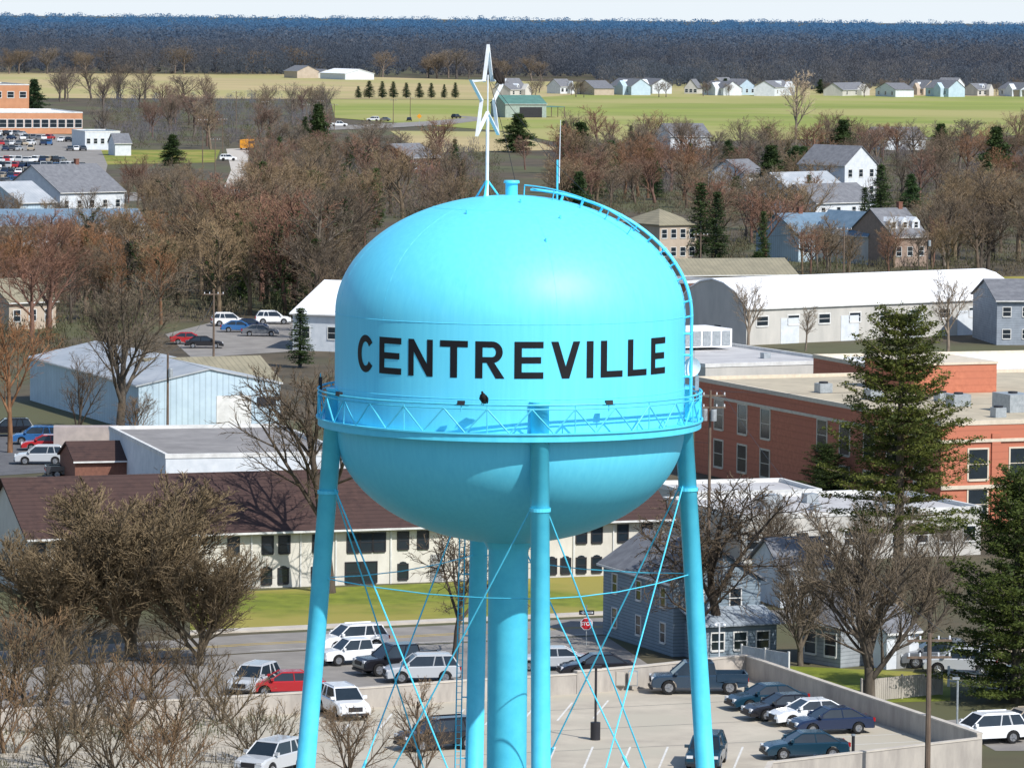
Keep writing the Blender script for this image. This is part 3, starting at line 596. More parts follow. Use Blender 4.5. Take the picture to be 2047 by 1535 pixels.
bld('grey_roof_house','second light grey roof nearer the blue roofed house','house',(1630,440),(1752,436),12,3.4,'gable',3.4,m_sidw,m_greyr,fw=(4,1))
bld('hip_roof_house','tan house with olive hipped roof right of the ladder','house',(1318,522),(1392,520),11,6.0,'hip',2.4,m_tanw,m_oliver,fw=(4,2))
bld('grey_house','grey roofed house among trees above the tank','house',(1340,300),(1420,300),16,4,'gable',3.5,m_sidw,m_greyr)
bld('white_wall_house','white walled house half hidden right of the dome','house',(1488,388),(1530,386),10,4.5,'gable',3,m_sidw,m_greyr,fw=(3,1))
bld('grey_roof_house','low grey roofed house in the trees at the right edge','house',(1760,300),(1850,300),16,3.5,'gable',3,m_sidw,m_greyr,fw=(4,1))
bld('brown_roof_house','brown roofed house left of the dark cedars','house',(820,348),(880,346),14,4,'gable',3.2,m_brickd,m_greyr,fw=(3,1))
bld('red_roof_house','house with a dull red roof above the left trees','house',(390,440),(450,438),12,4.2,'gable',3,m_tanw,m_brown,fw=(3,1))
rt,Wd,_=bld('green_roof_barn','green roofed pale barn standing on the field above the tank','barn',(1010,236),(1092,236),16,5.2,'gable',3.0,mat('pale_green_wall',(.33,.40,.36)),m_greenr,axis='x')
b=MB(); b.box(-2.5,6.5,-.07,0,0,4.0); b.build('barn_door',m_dark,rt)
b=MB(); b.box(Wd/2+.01,Wd/2+7.5,0,14,4.0,4.2); ln=b.build('lean_to_roof',m_greenr,rt)
for y in (0.1,7,13.8): b=MB(); b.box(Wd/2+7.2,Wd/2+7.45,y-.12,y+.12,0,3.99); b.build('post',m_wood,rt)
bld('farm_shed','long white farm shed on the tan field near the wood','shed',(640,158),(690,160),18,3.4,'gable',2.4,m_sidw,m_whr)
bld('farm_shed','small grey farm shed on the tan field left of the white one','shed',(568,156),(594,157),14,4,'gable',3,m_tanw,m_greyr)
bld('farm_shed','low beige farm building between the two sheds on the tan field','shed',(600,155),(636,157),10,3,'gable',2,m_beige,m_greyr)
HS=[(990,1010,188),(1020,1060,192),(1120,1146,188),(1152,1188,190),(1218,1262,190),(1270,1304,187),(1368,1394,188),(1404,1446,191),(1450,1474,186),(1476,1510,191),(1548,1584,192),(1684,1738,192),(1750,1790,194),(1814,1846,190),(1850,1896,194),(1908,1928,187),(1954,1984,192),(1996,2040,193),(2060,2110,194)]
words=['white grey roofed house','cream dark roofed house','white gabled house','tan sided house','pale grey house']
ORD=['first','second','third','fourth','fifth','sixth','seventh','eighth','ninth','tenth','eleventh','twelfth','thirteenth','fourteenth','fifteenth','sixteenth','seventeenth','eighteenth','nineteenth']
for i,(x0,x1,y) in enumerate(HS):
    wm=[m_sidw,m_beige,m_sidw,m_tanw,m_ribw][i%5]; hh=[6,4.2,5,4.5,6][i%5]; tl=random.uniform(-1.2,1.2)
    r_,W_,_=bld('far_house','%s, %s from the left in the far field row'%(words[i%5],ORD[i]),'house',(x0,y+tl),(x1,y-tl),10,hh*.72,'gable',random.uniform(2.8,4.2),wm,m_greyr,fw=(3,1),ws=(1.4,1.6),axis='y' if i%3==0 else 'x',group='houses in the far row across the field',dorm=1 if i%3==1 else 0)
    if i%3!=0:
        b=MB(); gw=W_*.3; xx=W_*.18; hb=hh*.72
        b.prism([(xx-gw/2,-2.5,0),(xx+gw/2,-2.5,0),(xx+gw/2,-2.5,hb),(xx,-2.5,hb+2.6),(xx-gw/2,-2.5,hb)],[(xx-gw/2,-.01,0),(xx+gw/2,-.01,0),(xx+gw/2,-.01,hb),(xx,-.01,hb+2.6),(xx-gw/2,-.01,hb)]); b.build('gable_wing',wm,r_)
# ------------------------------------------------------------ trees
def grow(out,p,d,L,r,lvl,S,rg):
    n=5 if lvl==0 else (3 if lvl<3 else 2)
    pts=[p]; q=p; dd=d
    for i in range(n):
        wv=Vector((rg.uniform(-1,1),rg.uniform(-1,1),rg.uniform(-1,1)))*S['wob'][lvl]
        dd=(dd+wv+Vector((0,0,S['up'][lvl]))).normalized(); q=q+dd*(L/n); pts.append(q)
    out.append((lvl,pts,r,r*(.35 if lvl<S['max'] else .3)))
    if lvl>=S['max']: return
    k=S['kids'][lvl]; st=S['start'][lvl]; az=rg.uniform(0,6.28)
    for j in range(k):
        t=st+(1-st)*(j+rg.random())/k; t=min(t,.999); f=t*n; i=int(f); p0=pts[i].lerp(pts[i+1],f-i)
        ax=(pts[i+1]-pts[i]).normalized(); az+=2.4+rg.uniform(-.5,.5)
        u=ax.cross(Vector((0,0,1)) if abs(ax.z)<.95 else Vector((1,0,0))).normalized(); v=ax.cross(u)
        an=S['ang'][lvl]*rg.uniform(.7,1.25)
        nd=ax*math.cos(an)+(u*math.cos(az)+v*math.sin(az))*math.sin(an)
        ln=L*S['rat'][lvl]*(1.1-.45*(t-st)/(1-st+1e-6))*rg.uniform(.75,1.2)
        grow(out,p0,nd,ln,r*(1-.6*t)*S['rr'],lvl+1,S,rg)
def bare(seed,S,H=14,tw=.026,ivy=0):
    rg=random.Random(seed); out=[]; grow(out,Vector((0,0,-.1)),Vector((rg.uniform(-.05,.05),rg.uniform(-.05,.05),1)),H*S['tl'],H*S.get('tr',.021),0,S,rg)
    t=MB(); c=MB(); zm=0
    for lvl,pts,r0,r1 in out:
        if lvl<=2:
            n=len(pts); rs=[max(.02,r0+(r1-r0)*i/(n-1)) for i in range(n)]; t.path(pts,rs,[8,6,4][lvl],caps=False)
        else:
            ww=tw if lvl==S['max'] else tw*1.6
            for i in range(len(pts)-1):
                a=pts[i];e=pts[i+1]; dv=(e-a).normalized(); sd=dv.cross(Vector((rg.uniform(-1,1),rg.uniform(-1,1),rg.uniform(-1,1)))).normalized()*ww*.5
                k=.55 if i==len(pts)-2 else .8
                c.add([a-sd,a+sd,e+sd*k,e-sd*k],[(0,1,2,3)])
        zm=max(zm,pts[-1].z)
    k=H/zm
    for m in (t,c): m.v=[(x*k,y*k,z*k) for x,y,z in m.v]
    res=[('trunk',t.mesh('trunk',m_bark,True)),('crown',c.mesh('crown',m_twig))]
    if ivy:
        iv=MB()
        for lvl,pts,r0,r1 in out:
            if lvl==0 or (lvl==1 and rg.random()<.4):
                for i in range(len(pts)-1):
                    a=pts[i]*k;e=pts[i+1]*k
                    for q in range(90 if lvl==0 else 30):
                        z=rg.random(); p=a.lerp(e,z); rr=rg.uniform(.2,.75)*(1 if lvl==0 else .5)*ivy; an=rg.uniform(0,6.28)
                        p=p+Vector((math.cos(an)*rr,math.sin(an)*rr,rg.uniform(-.3,.3))); sz=.22
                        tri=[p+Vector((rg.uniform(-sz,sz),rg.uniform(-sz,sz),rg.uniform(-sz,sz))) for _ in range(3)]; iv.add(tri,[(0,1,2)])
        res.append(('ivy',iv.mesh('ivy',m_ivy)))
    return (H,res)
S1=dict(tl=.62,kids=[9,7,7,7],start=[.35,.2,.15,.1],ang=[.72,.68,.65,.6],rat=[.62,.52,.5,.5],wob=[.06,.12,.16,.2,.2],up=[.0,.11,.08,.06,.04],rr=.62,max=4)
S2=dict(S1,tl=.5,kids=[8,7,7,7],start=[.25,.25,.1,.1],ang=[.5,.55,.6,.6],rat=[.95,.5,.5,.45])
S3=dict(S1,tl=.8,kids=[12,7,6,5],ang=[.8,.65,.6,.6],rat=[.4,.5,.5,.5],start=[.3,.15,.1,.1])
S4=dict(S1,tl=.4,kids=[11,8,8,7],start=[.05,.12,.1,.1],ang=[.65,.6,.6,.6],rat=[1.2,.5,.5,.45],wob=[.1,.15,.18,.2,.2],up=[0,.14,.14,.12,.1],tr=.019)
S5=dict(S1,tl=.45,kids=[7,6,6,5],start=[.45,.25,.2,.1],ang=[.8,.85,.8,.8],rat=[.85,.5,.5,.5],wob=[.12,.28,.3,.3,.25],up=[0,.14,.08,.05,.05])
S6=dict(S1,tl=.55,kids=[12,9,8,7],start=[.12,.12,.1,.1],ang=[.6,.55,.55,.55],rat=[.75,.5,.5,.45],up=[0,.12,.12,.1,.08])
PB=[bare(1,S1),bare(2,S1),bare(3,S2),bare(4,S3),bare(5,S3,ivy=1.0),bare(6,S4,H=11),bare(7,S5,H=11),bare(8,S2),bare(9,S1,ivy=.8)]
PN=[bare(21,dict(S4,kids=[15,12,11,9]),H=11,tw=.028),bare(22,dict(S2,kids=[10,9,8,8]),H=16,tw=.024),bare(23,dict(S4,kids=[7,7,6,4]),H=6,tw=.018),bare(24,dict(S5,kids=[8,7,7,6]),H=11,tw=.028),bare(25,dict(S6,kids=[13,10,9,8]),H=13,tw=.024)]
def tuft(b,p,sz,n,rg,flat=.5,e_=.42):
    e=sz*e_
    for _ in range(n):
        c=p+Vector((rg.gauss(0,sz*.5),rg.gauss(0,sz*.5),rg.gauss(0,sz*.5*flat)))
        b.add([c+Vector((rg.uniform(-e,e),rg.uniform(-e,e),rg.uniform(-e,e)*.7)) for _ in range(3)],[(0,1,2)])
def conifer(seed,H=12,wd=.24,dens=26,sz=.5,irregular=0,nee=8,base=.08,droop=-.1):
    rg=random.Random(seed); t=MB(); b=MB(); t.path([(0,0,-.1),(rg.uniform(-.1,.1),rg.uniform(-.1,.1),H*.5),(0,0,H)],[H*.02,H*.012,.02],8)
    z=H*base
    while z<H*.985:
        f=(z/H-base)/(1-base); rad=wd*H*((1-f)**.8)*(1-.35*max(0,.2-f)/.2)
        nb=rg.randint(4,6) if irregular else 7
        for k in range(nb):
            an=rg.uniform(0,6.28); L=rad*(rg.uniform(.45,1.25) if irregular else rg.uniform(.75,1.1))
            e=Vector((math.cos(an)*L,math.sin(an)*L,z+L*rg.uniform(droop,-droop+.1 if irregular else .05))); a=Vector((0,0,z))
            t.path([a,a.lerp(e,.5)+Vector((0,0,L*.06)),e],[.05*H/12,.03*H/12,.01],4,caps=False)
            m=max(2,int(L/(sz*.75)))
            for i in range(m):
                ff=(i+1)/m
                if irregular and ff<.3: continue
                p=a.lerp(e,ff)+Vector((0,0,L*.24*ff*(1-ff)))
                if irregular: p=p+Vector((-math.sin(an),math.cos(an),0))*rg.uniform(-1,1)*L*.28*(1.1-ff*.5)
                tuft(b,p,sz,nee,rg,.45)
        z+=(H/dens)*(rg.uniform(.7,1.4) if irregular else 1)
    tuft(b,Vector((0,0,H)),sz*.6,nee,rg,1.5)
    return (H,[('trunk',t.mesh('trunk',m_bark,True)),('crown',b.mesh('crown',m_needle))])
def bigpine(seed,H,wd,base,gap=.95):
    rg=random.Random(seed); t=MB(); b=MB(); t.path([(0,0,-.1),(.15,-.1,H*.45),(-.1,.1,H*.8),(0,0,H)],[H*.021,H*.014,H*.006,.03],10)
    z=H*base; az=0
    while z<H*.97:
        f=(z/H-base)/(1-base); rad=wd*H*min(1,(.72+f*1.4))*((1-f)**.66)*rg.uniform(.78,1.12)+.5
        nb=rg.randint(7,9)
        for k in range(nb):
            az+=6.283/nb+rg.uniform(-.3,.3); an=az; L=rad*rg.uniform(.55,1.22); up=rg.uniform(-.02,.22)*L+f*L*.35; zz=z+rg.uniform(-.12,.12)
            a=Vector((0,0,zz)); d=Vector((math.cos(an),math.sin(an),0)); e=a+d*L+Vector((0,0,up)); mid=a+d*L*.55+Vector((0,0,up*.15))
            t.path([a,mid,e],[.08*(1-f)+.025,.045,.015],5,caps=False)
            m=max(2,int(L/.40))
            for i in range(m):
                ff=(i+1)/m
                if ff<.22: continue
                p=a.lerp(mid,ff/.55) if ff<.55 else mid.lerp(e,(ff-.55)/.45)
                for j in range(4):
                    q=p+Vector((-d.y,d.x,0))*rg.uniform(-1,1)*L*.24*(1.2-ff*.6)+Vector((0,0,rg.uniform(.0,.22)))
                    tuft(b,q,.42,12,rg,.40,.36)
        z+=gap*(1-.45*f)*rg.uniform(.75,1.25)
    tuft(b,Vector((0,0,H)),.45,50,rg,1.6,.3)
    return (H,[('trunk',t.mesh('trunk',m_bark,True)),('crown',b.mesh('crown',m_needle))])
PC=[conifer(31,wd=.27,irregular=0,sz=.55,nee=12),conifer(32,wd=.17,sz=.5,nee=12),conifer(33,H=14,wd=.33,irregular=1,sz=.75,nee=18,dens=26,base=.15),conifer(34,H=12,wd=.38,sz=.85,nee=24,irregular=1,dens=34,base=.04)]
PINE=bigpine(41,21.4,.31,.27); PINE2=bigpine(44,15,.36,.04,.75)
NT=[0]
def tree(proto,pos,h,label,group=None,wid=1.0,col=(1,1,1),name='bare_tree',rz=None,tc_=None,lean=0):
    H,parts=proto; k=h/H; r=thing(name,label,'tree',(pos[0],pos[1],pos[2] if len(pos)>2 else 0),random.uniform(0,6.28) if rz is None else rz,group)
    r.scale=(k*wid,k*wid,k)
    if lean: r.rotation_euler=(0,lean,0 if rz is None else rz)
    for nme,me in parts:
        ob(nme,me,r,color=col if nme!='trunk' else (tc_ or tuple(min(1.6,c*.9) for c in col)))
    NT[0]+=1; return r
def inside(p,poly):
    c=False; j=len(poly)-1
    for i in range(len(poly)):
        if (poly[i].y>p.y)!=(poly[j].y>p.y) and p.x<(poly[j].x-poly[i].x)*(p.y-poly[i].y)/(poly[j].y-poly[i].y)+poly[i].x: c=not c
        j=i
    return c
def free(p):
    for c,d,hw,hd in FOOT:
        v=p-c
        if abs(v.dot(d))<hw+1 and abs(v.x*-d.y+v.y*d.x)<hd+1: return False
    return not any(inside(p,q) for q in AVOID)
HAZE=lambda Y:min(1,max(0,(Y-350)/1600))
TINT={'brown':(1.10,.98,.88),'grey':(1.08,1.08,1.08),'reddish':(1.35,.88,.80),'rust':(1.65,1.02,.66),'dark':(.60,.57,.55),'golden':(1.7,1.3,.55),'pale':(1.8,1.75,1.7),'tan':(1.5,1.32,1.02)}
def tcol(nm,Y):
    c=TINT[nm]; f=HAZE(Y)*.55; g=(1.0,1.1,1.4); return tuple(c[i]*(1-f)+g[i]*f for i in range(3))  # bluish air haze blended into the tint of farther trees
def zone(x0,x1,y0,y1,n,hr,where,cols,protos,slope=0,wr=(1.0,1.35),jit=0):
    k=0; tries=0; placed=[]
    while k<n and tries<n*20:
        tries+=1; px=random.uniform(x0,x1); py=random.uniform(y0,y1)+slope*(px-x0); g=G(px,py)
        if not free(g.xy) or any((g.xy-q).length<2.2 for q in placed): continue
        placed.append(g.xy); cn=random.choice(cols); pi=random.choice(protos); h=random.uniform(*hr)
        if isinstance(pi,str):
            q=PC[int(pi[1])]; col=(.6,.78,1.0) if g.y<900 else (.5,.75,1.15)  # conifers farther off get a bluer tint for haze
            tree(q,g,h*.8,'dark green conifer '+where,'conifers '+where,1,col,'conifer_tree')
        else:
            ivy=pi in (4,8); nm='ivy_clad_tree' if ivy else 'bare_tree'
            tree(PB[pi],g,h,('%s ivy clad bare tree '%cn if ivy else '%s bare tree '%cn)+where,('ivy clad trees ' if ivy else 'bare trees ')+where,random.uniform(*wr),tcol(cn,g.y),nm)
        k+=1
ALL=[0,1,2,3,7]
zone(380,680,520,640,34,(13,18),'in the wood left of the tank',['brown','grey','dark','tan','reddish'],[0,1,3,3,4,4,8,'c1','c1'])
zone(180,380,530,650,22,(9,13),'at the left end of the wood',['brown','grey','tan','rust'],[0,1,3,4,8])
zone(300,430,445,520,14,(9,13),'at the back left of the wood',['brown','grey','reddish','tan'],ALL+[4,'c1'])
zone(520,640,440,520,16,(12,17),'at the back of the wood left of the tank',['brown','grey','reddish','tan'],ALL+[4,'c1','c3'])
zone(520,960,360,520,40,(10,15),'between the wood and the dome',['brown','grey','tan','reddish'],ALL+[4,8,'c1'],wr=(1.1,1.5))
zone(520,960,305,360,24,(8,12),'beyond the wood, left of the star',['reddish','grey','brown','rust','tan'],ALL+['c0'],wr=(1.2,1.7))
zone(200,440,210,300,24,(9,15),'left of the town road in the distance',['grey','brown','reddish','tan'],ALL,wr=(1.1,1.8))
zone(510,660,215,300,16,(9,14),'right of the town road in the distance',['grey','brown','reddish','tan'],ALL,wr=(1.1,1.8))
zone(60,330,188,205,8,(12,18),'in front of the far tan field',['grey','brown'],[1,2,7],wr=(1.1,1.6))
zone(1110,1650,300,430,64,(8,13),'in the gardens right of the star',['brown','grey','reddish','rust','tan'],ALL+['c3','c0'],wr=(1.2,1.8))
zone(1650,2080,300,420,44,(9,14),'in the gardens at upper right',['brown','grey','reddish','rust','tan'],ALL+['c3'],wr=(1.2,1.7))
zone(1400,1600,440,530,16,(9,13),'between the dome and the blue roofed house',['brown','reddish','grey','tan'],ALL+['c1'],wr=(1.2,1.6))
zone(1600,1870,536,556,15,(6,10),'in front of the blue roofed house',['brown','grey','tan','reddish'],[0,1,3])
zone(1860,2080,440,560,22,(10,15),'at the right edge beyond the white roof',['grey','brown','dark','tan'],ALL,wr=(1.1,1.6))
zone(-40,180,590,700,14,(9,13),'at the left edge',['rust','dark','brown','reddish'],[0,1,3,8],wr=(1.1,1.5))
zone(-40,200,510,560,12,(6,9),'at the back of the left edge',['brown','grey','reddish'],ALL,wr=(1.2,1.7))
zone(-40,290,497,508,8,(5,8),'in front of the long blue grey roof',['brown','grey','reddish'],ALL)
zone(250,400,400,440,9,(7,12),'around the roofs at far left',['brown','grey','reddish'],ALL)
zone(-40,190,452,474,8,(5,8),'between the grey roofs at far left',['brown','grey','tan'],ALL)
zone(1100,1330,300,420,14,(9,14),'just above the dome at right',['reddish','brown','rust','tan'],ALL,wr=(1.2,1.7))
zone(620,700,560,690,6,(10,14),'beside the left shoulder of the tank',['brown','dark'],[0,3,4])
zone(1480,1980,1135,1160,9,(3.5,6),'in front of the low pale building',['grey','dark'],ALL)
def T(proto,px,py,h,label,wid=1,cn='brown',name='bare_tree',group=None,lean=0,rz=None,z=0,col=None):
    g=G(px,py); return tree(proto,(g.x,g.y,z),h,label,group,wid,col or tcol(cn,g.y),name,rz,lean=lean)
T(PN[1],240,874,17.5,'large grey vase shaped elm in front of the metal warehouse',1.15,'grey')
T(PN[0],262,1312,11.9,'broad rounded many stemmed bare tree in front of the cream building at left',1.55,col=(1.15,1.08,.9))
T(PN[0],400,1330,8.2,'right lower side tree of the broad rounded bare tree',1.25,col=(1.1,1.03,.86))
T(PN[0],120,1330,9.0,'dense bare tree at the left edge under the broad one',1.3,col=(1.1,1.03,.86))
T(PB[0],660,1185,17,'tall bare tree leaning left in front of the cream building beside the tank leg',1.0,'dark',lean=-.10,rz=0)
T(PN[3],908,1318,8.6,'dark gnarled small tree behind the tower legs on the lawn',1.1,'dark')
T(PN[3],1445,1316,12.2,'black gnarled leafless tree in front of the blue house',1.35,'dark',rz=1.0)
T(PN[3],1390,1322,8.5,'smaller dark bare tree beside the black gnarled one',1.1,'dark',rz=2.6)
T(PN[4],1738,1404,13.2,'grey bare tree with dense twigs inside the lower right lawn',1.25,'grey')
T(PN[4],1600,1330,8.5,'smaller grey bare tree beside the white board fence',1.1,'grey')
T(PN[4],1860,1290,8,'thin grey bare tree between the big pine and the right drive',1.1,'grey')
T(PB[1],20,905,15,'tall rusty bare tree at the left edge by the parked cars',.9,'rust')
T(PB[7],152,892,9,'slim bare tree beside the metal warehouse wall',1,'dark')
T(PB[0],268,925,6.5,'small thin bare tree near the street at left',1,'brown')
T(PB[2],1495,700,9,'pale bare tree in front of the white curved roof building, left one',1,'pale')
T(PB[1],1895,712,11,'pale bare tree in front of the white curved roof building, right one',1,'pale')
T(PB[3],1610,702,6,'small pale bare tree in front of the beige wall',1,'pale')
T(PB[3],1590,300,24,'very tall white limbed sycamore above the right gardens',.9,col=(3,3,3))
T(PB[1],1985,520,16,'large dark bare tree at right beyond the white roof',1.2,'dark')
T(PB[2],1905,520,10,'golden yellow willow like tree at right',1.1,'golden')
T(PB[3],1050,340,9,'red twigged tree behind the vent',1.3,'reddish')
tree(PINE,(G(1760,1170).x,330,0),21.2,'very big dark green pine in front of the brick school',None,1.0,(1.15,1.08,.95),'pine_tree')
T(PINE2,2030,1405,14.5,'dark green pine at the lower right edge',1.0,col=(.85,.92,.85),name='pine_tree')
T(PINE2,1650,1015,5.5,'low spreading dark evergreen left of the big pine trunk',1.5,col=(.5,.62,.7),name='evergreen_tree')
for i,(px,py,h,pi,wd,lab) in enumerate([(1160,344,12.5,3,1.2,'broad dark evergreen right of the whip antenna'),(1232,352,8,3,1,'small round evergreen right of the broad dark one'),(1035,305,11,3,1.4,'spreading dark evergreen behind the star base'),
    (1540,396,11.5,3,1.15,'dark green pine with open crown above the dome ladder'),(1400,520,13,1,1.3,'tall dark cedar left of the hipped roof house'),(1432,528,12,1,1.2,'dark cedar beside the tall one'),(1760,452,12,0,1.1,'dark conical spruce in front of the white house'),
    (1728,470,9,1,1.2,'slim dark spruce left of the conical one'),(68,222,12,3,1.3,'dark evergreen beside the college building'),(636,322,15,3,.9,'dark evergreen group left of the star'),(610,312,11,0,1,'dark conical evergreen beside the group left of the star'),
    (1685,330,12,3,1.2,'dark evergreen above the tall white house'),(1640,330,8,0,1,'small dark evergreen above the light grey roofs'),(1515,570,5,3,1.4,'round dark evergreen shrub by the olive roofed shop'),(345,332,8,3,1.2,'olive green evergreen beside the town road'),
    (630,640,11,1,1,'dark juniper left of the tank'),(560,620,10,1,.9,'dark juniper in the wood left of the tank'),(600,735,7,1,1.6,'dark ivy covered clump left of the tank shoulder'),(1450,186,7,3,1.2,'dark evergreen among the far houses left of centre'),(1640,188,7,3,1.3,'dark evergreen among the far houses'),(1990,360,13,3,1.1,'dark evergreen in the gardens at the right edge'),(1880,330,11,3,1.1,'dark evergreen right of the garden roofs'),(1300,375,9,3,1.1,'dark evergreen close above the dome ladder')]):
    g=G(px,py); tree(PC[pi],g,h,lab,None,wd,(.46,.62,.85) if py>300 else (.38,.58,1.1),'conifer_tree')  # bluer crown colour stands in for haze on the farthest evergreens
for i,px in enumerate([716,738,764,786,812,838,862,888,910]): T(PC[0],px,197,random.uniform(5,8),'small dark conifer in the row across the far field edge',random.uniform(1.1,1.8),col=(.36,.55,1.0),name='conifer_tree',group='row of small conifers at the far field edge')  # crown colour includes the bluish haze of distance
for i in range(34):
    px=random.uniform(1000,2080); T(PB[random.choice([0,1,2,7])],px,random.uniform(184,197),random.uniform(5,9),'bare garden tree in the far row of houses',1.5,random.choice(['grey','brown']),group='bare garden trees in the far row of houses')
for i in range(40):
    px=random.uniform(-40,1120); T(PB[random.choice([0,1,2,7])],px,148+max(0,px-560)*.03+random.uniform(-2,1),random.uniform(11,18),'rounded brown bare tree at the foot of the far forest',1.7,random.choice(['grey','tan','tan']),group='bare trees at the foot of the far forest')
for i,(px,py,h) in enumerate([(60,1470,6.5),(150,1500,5.6),(255,1490,5.6),(350,1520,4.8),(440,1480,4.6),(100,1400,5.6),(20,1400,6.2),(300,1400,4.8),(200,1420,5.0),(520,1560,5.0),(10,1540,5.8),(400,1410,4.2),(110,1570,5.4),(230,1590,5.6),(330,1600,5.2)]):
    T(PN[2],px,py,h,'brown twiggy sapling in the thicket at lower left, %s one'%['tallest left','second','third','fourth','fifth','sixth','leftmost upper','eighth','ninth','rightmost near','lower left corner','twelfth','thirteenth','fourteenth','fifteenth'][i],1.15,name='bare_sapling',group='saplings in the lower left thicket',col=[(1.05,.98,.8),(.9,.85,.75),(1.2,.95,.72),(.7,.65,.55)][i%4])
T(PB[3],840,1640,7.5,'thin bare sapling in front of the deck left of the riser',.8,'brown',name='bare_sapling')
T(PB[0],700,1650,6.5,'thin bare sapling in front of the deck by the left leg',.9,'brown',name='bare_sapling')
def slivers(name,label,cx,cy,hz,rad,cnt,sx,sz_,m,zlo=.05):
    N=len(cx); n=N*cnt
    X=np.repeat(cx,cnt); Y=np.repeat(cy,cnt); H=np.repeat(hz,cnt); RR=np.repeat(rad,cnt)
    u=rng.random(n); z=H*(zlo+(1-zlo)*u); prof=np.sqrt(np.clip(1-((u-.55)/.5)**2,0.03,1)); th=rng.random(n)*2*PI; rr=RR*prof*np.sqrt(rng.random(n))
    c=np.stack([X+rr*np.cos(th),Y+rr*np.sin(th),z],1)
    a=rng.random(n)*2*PI; s1=np.stack([np.cos(a)*sx,np.sin(a)*sx,rng.normal(0,.3*sx,n)],1); s2=np.stack([rng.normal(0,.3*sz_,n),rng.normal(0,.3*sz_,n),sz_*(.5+rng.random(n))],1)
    v=np.stack([c-s1,c+s1,c+s2],1).reshape(-1,3)
    me=bpy.data.meshes.new(name); me.vertices.add(len(v)); me.vertices.foreach_set('co',v.ravel()); me.loops.add(n*3); me.loops.foreach_set('vertex_index',np.arange(n*3)); me.polygons.add(n); me.polygons.foreach_set('loop_start',np.arange(n)*3)
    me.polygons.foreach_set('loop_total',np.full(n,3)); me.update(); me.validate(); me.materials.append(m)
    o=ob(name,me); tag(o,label,'woodland',kind='stuff'); return o
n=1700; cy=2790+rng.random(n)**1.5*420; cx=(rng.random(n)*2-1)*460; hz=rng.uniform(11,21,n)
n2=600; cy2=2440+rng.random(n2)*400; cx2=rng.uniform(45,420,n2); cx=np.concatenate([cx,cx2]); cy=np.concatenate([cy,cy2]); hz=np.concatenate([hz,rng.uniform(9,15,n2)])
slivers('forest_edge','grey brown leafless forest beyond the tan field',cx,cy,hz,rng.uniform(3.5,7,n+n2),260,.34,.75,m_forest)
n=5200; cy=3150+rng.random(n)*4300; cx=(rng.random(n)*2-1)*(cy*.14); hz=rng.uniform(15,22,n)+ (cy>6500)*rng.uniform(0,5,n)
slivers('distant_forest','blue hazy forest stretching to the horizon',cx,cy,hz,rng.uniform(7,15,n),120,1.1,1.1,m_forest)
def pxpts(x0,x1,y0,y1,n):
    P=[]
    for _ in range(n*3):
        g=G(random.uniform(x0,x1),random.uniform(y0,y1))
        if free(g.xy): P.append(g.xy)
        if len(P)>=n: break
    return np.array([p.x for p in P]),np.array([p.y for p in P])
for (x0,x1,y0,y1,n,h,lab) in ((280,690,440,650,500,2.6,'brown undergrowth in the wood left of the tank'),(520,1000,300,440,420,3.2,'brown undergrowth beyond the wood'),(1100,2080,295,440,800,3.0,'brown shrubs between the gardens at upper right'),(180,660,200,300,350,4,'hazy brown shrubs in the far left distance'),(1380,2080,440,560,300,2.2,'low shrubs around the houses at right'),(-60,560,1345,1620,200,1.5,'brown brambles in the lower left thicket'),(1380,1600,1010,1130,60,1.6,'brown shrubs below the brick school'),(-40,280,500,720,200,2.4,'brown undergrowth at the left edge')):
    cx,cy=pxpts(x0,x1,y0,y1,n); k=len(cx); slivers('undergrowth',lab,cx,cy,rng.uniform(h*.5,h,k),rng.uniform(1,2.4,k),60,.07 if y0<900 else .03,.45,m_scrub)
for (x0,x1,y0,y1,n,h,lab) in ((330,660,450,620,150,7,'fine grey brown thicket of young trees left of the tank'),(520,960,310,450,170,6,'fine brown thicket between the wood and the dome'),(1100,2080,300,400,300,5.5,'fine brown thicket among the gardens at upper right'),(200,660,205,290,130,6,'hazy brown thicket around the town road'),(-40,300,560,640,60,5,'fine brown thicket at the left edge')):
    cx,cy=pxpts(x0,x1,y0,y1,n); k=len(cx); slivers('thicket',lab,cx,cy,rng.uniform(h*.6,h,k),rng.uniform(1.5,3.2,k),130,.035*(1 if y0>400 else 1.8),.9,m_thick)
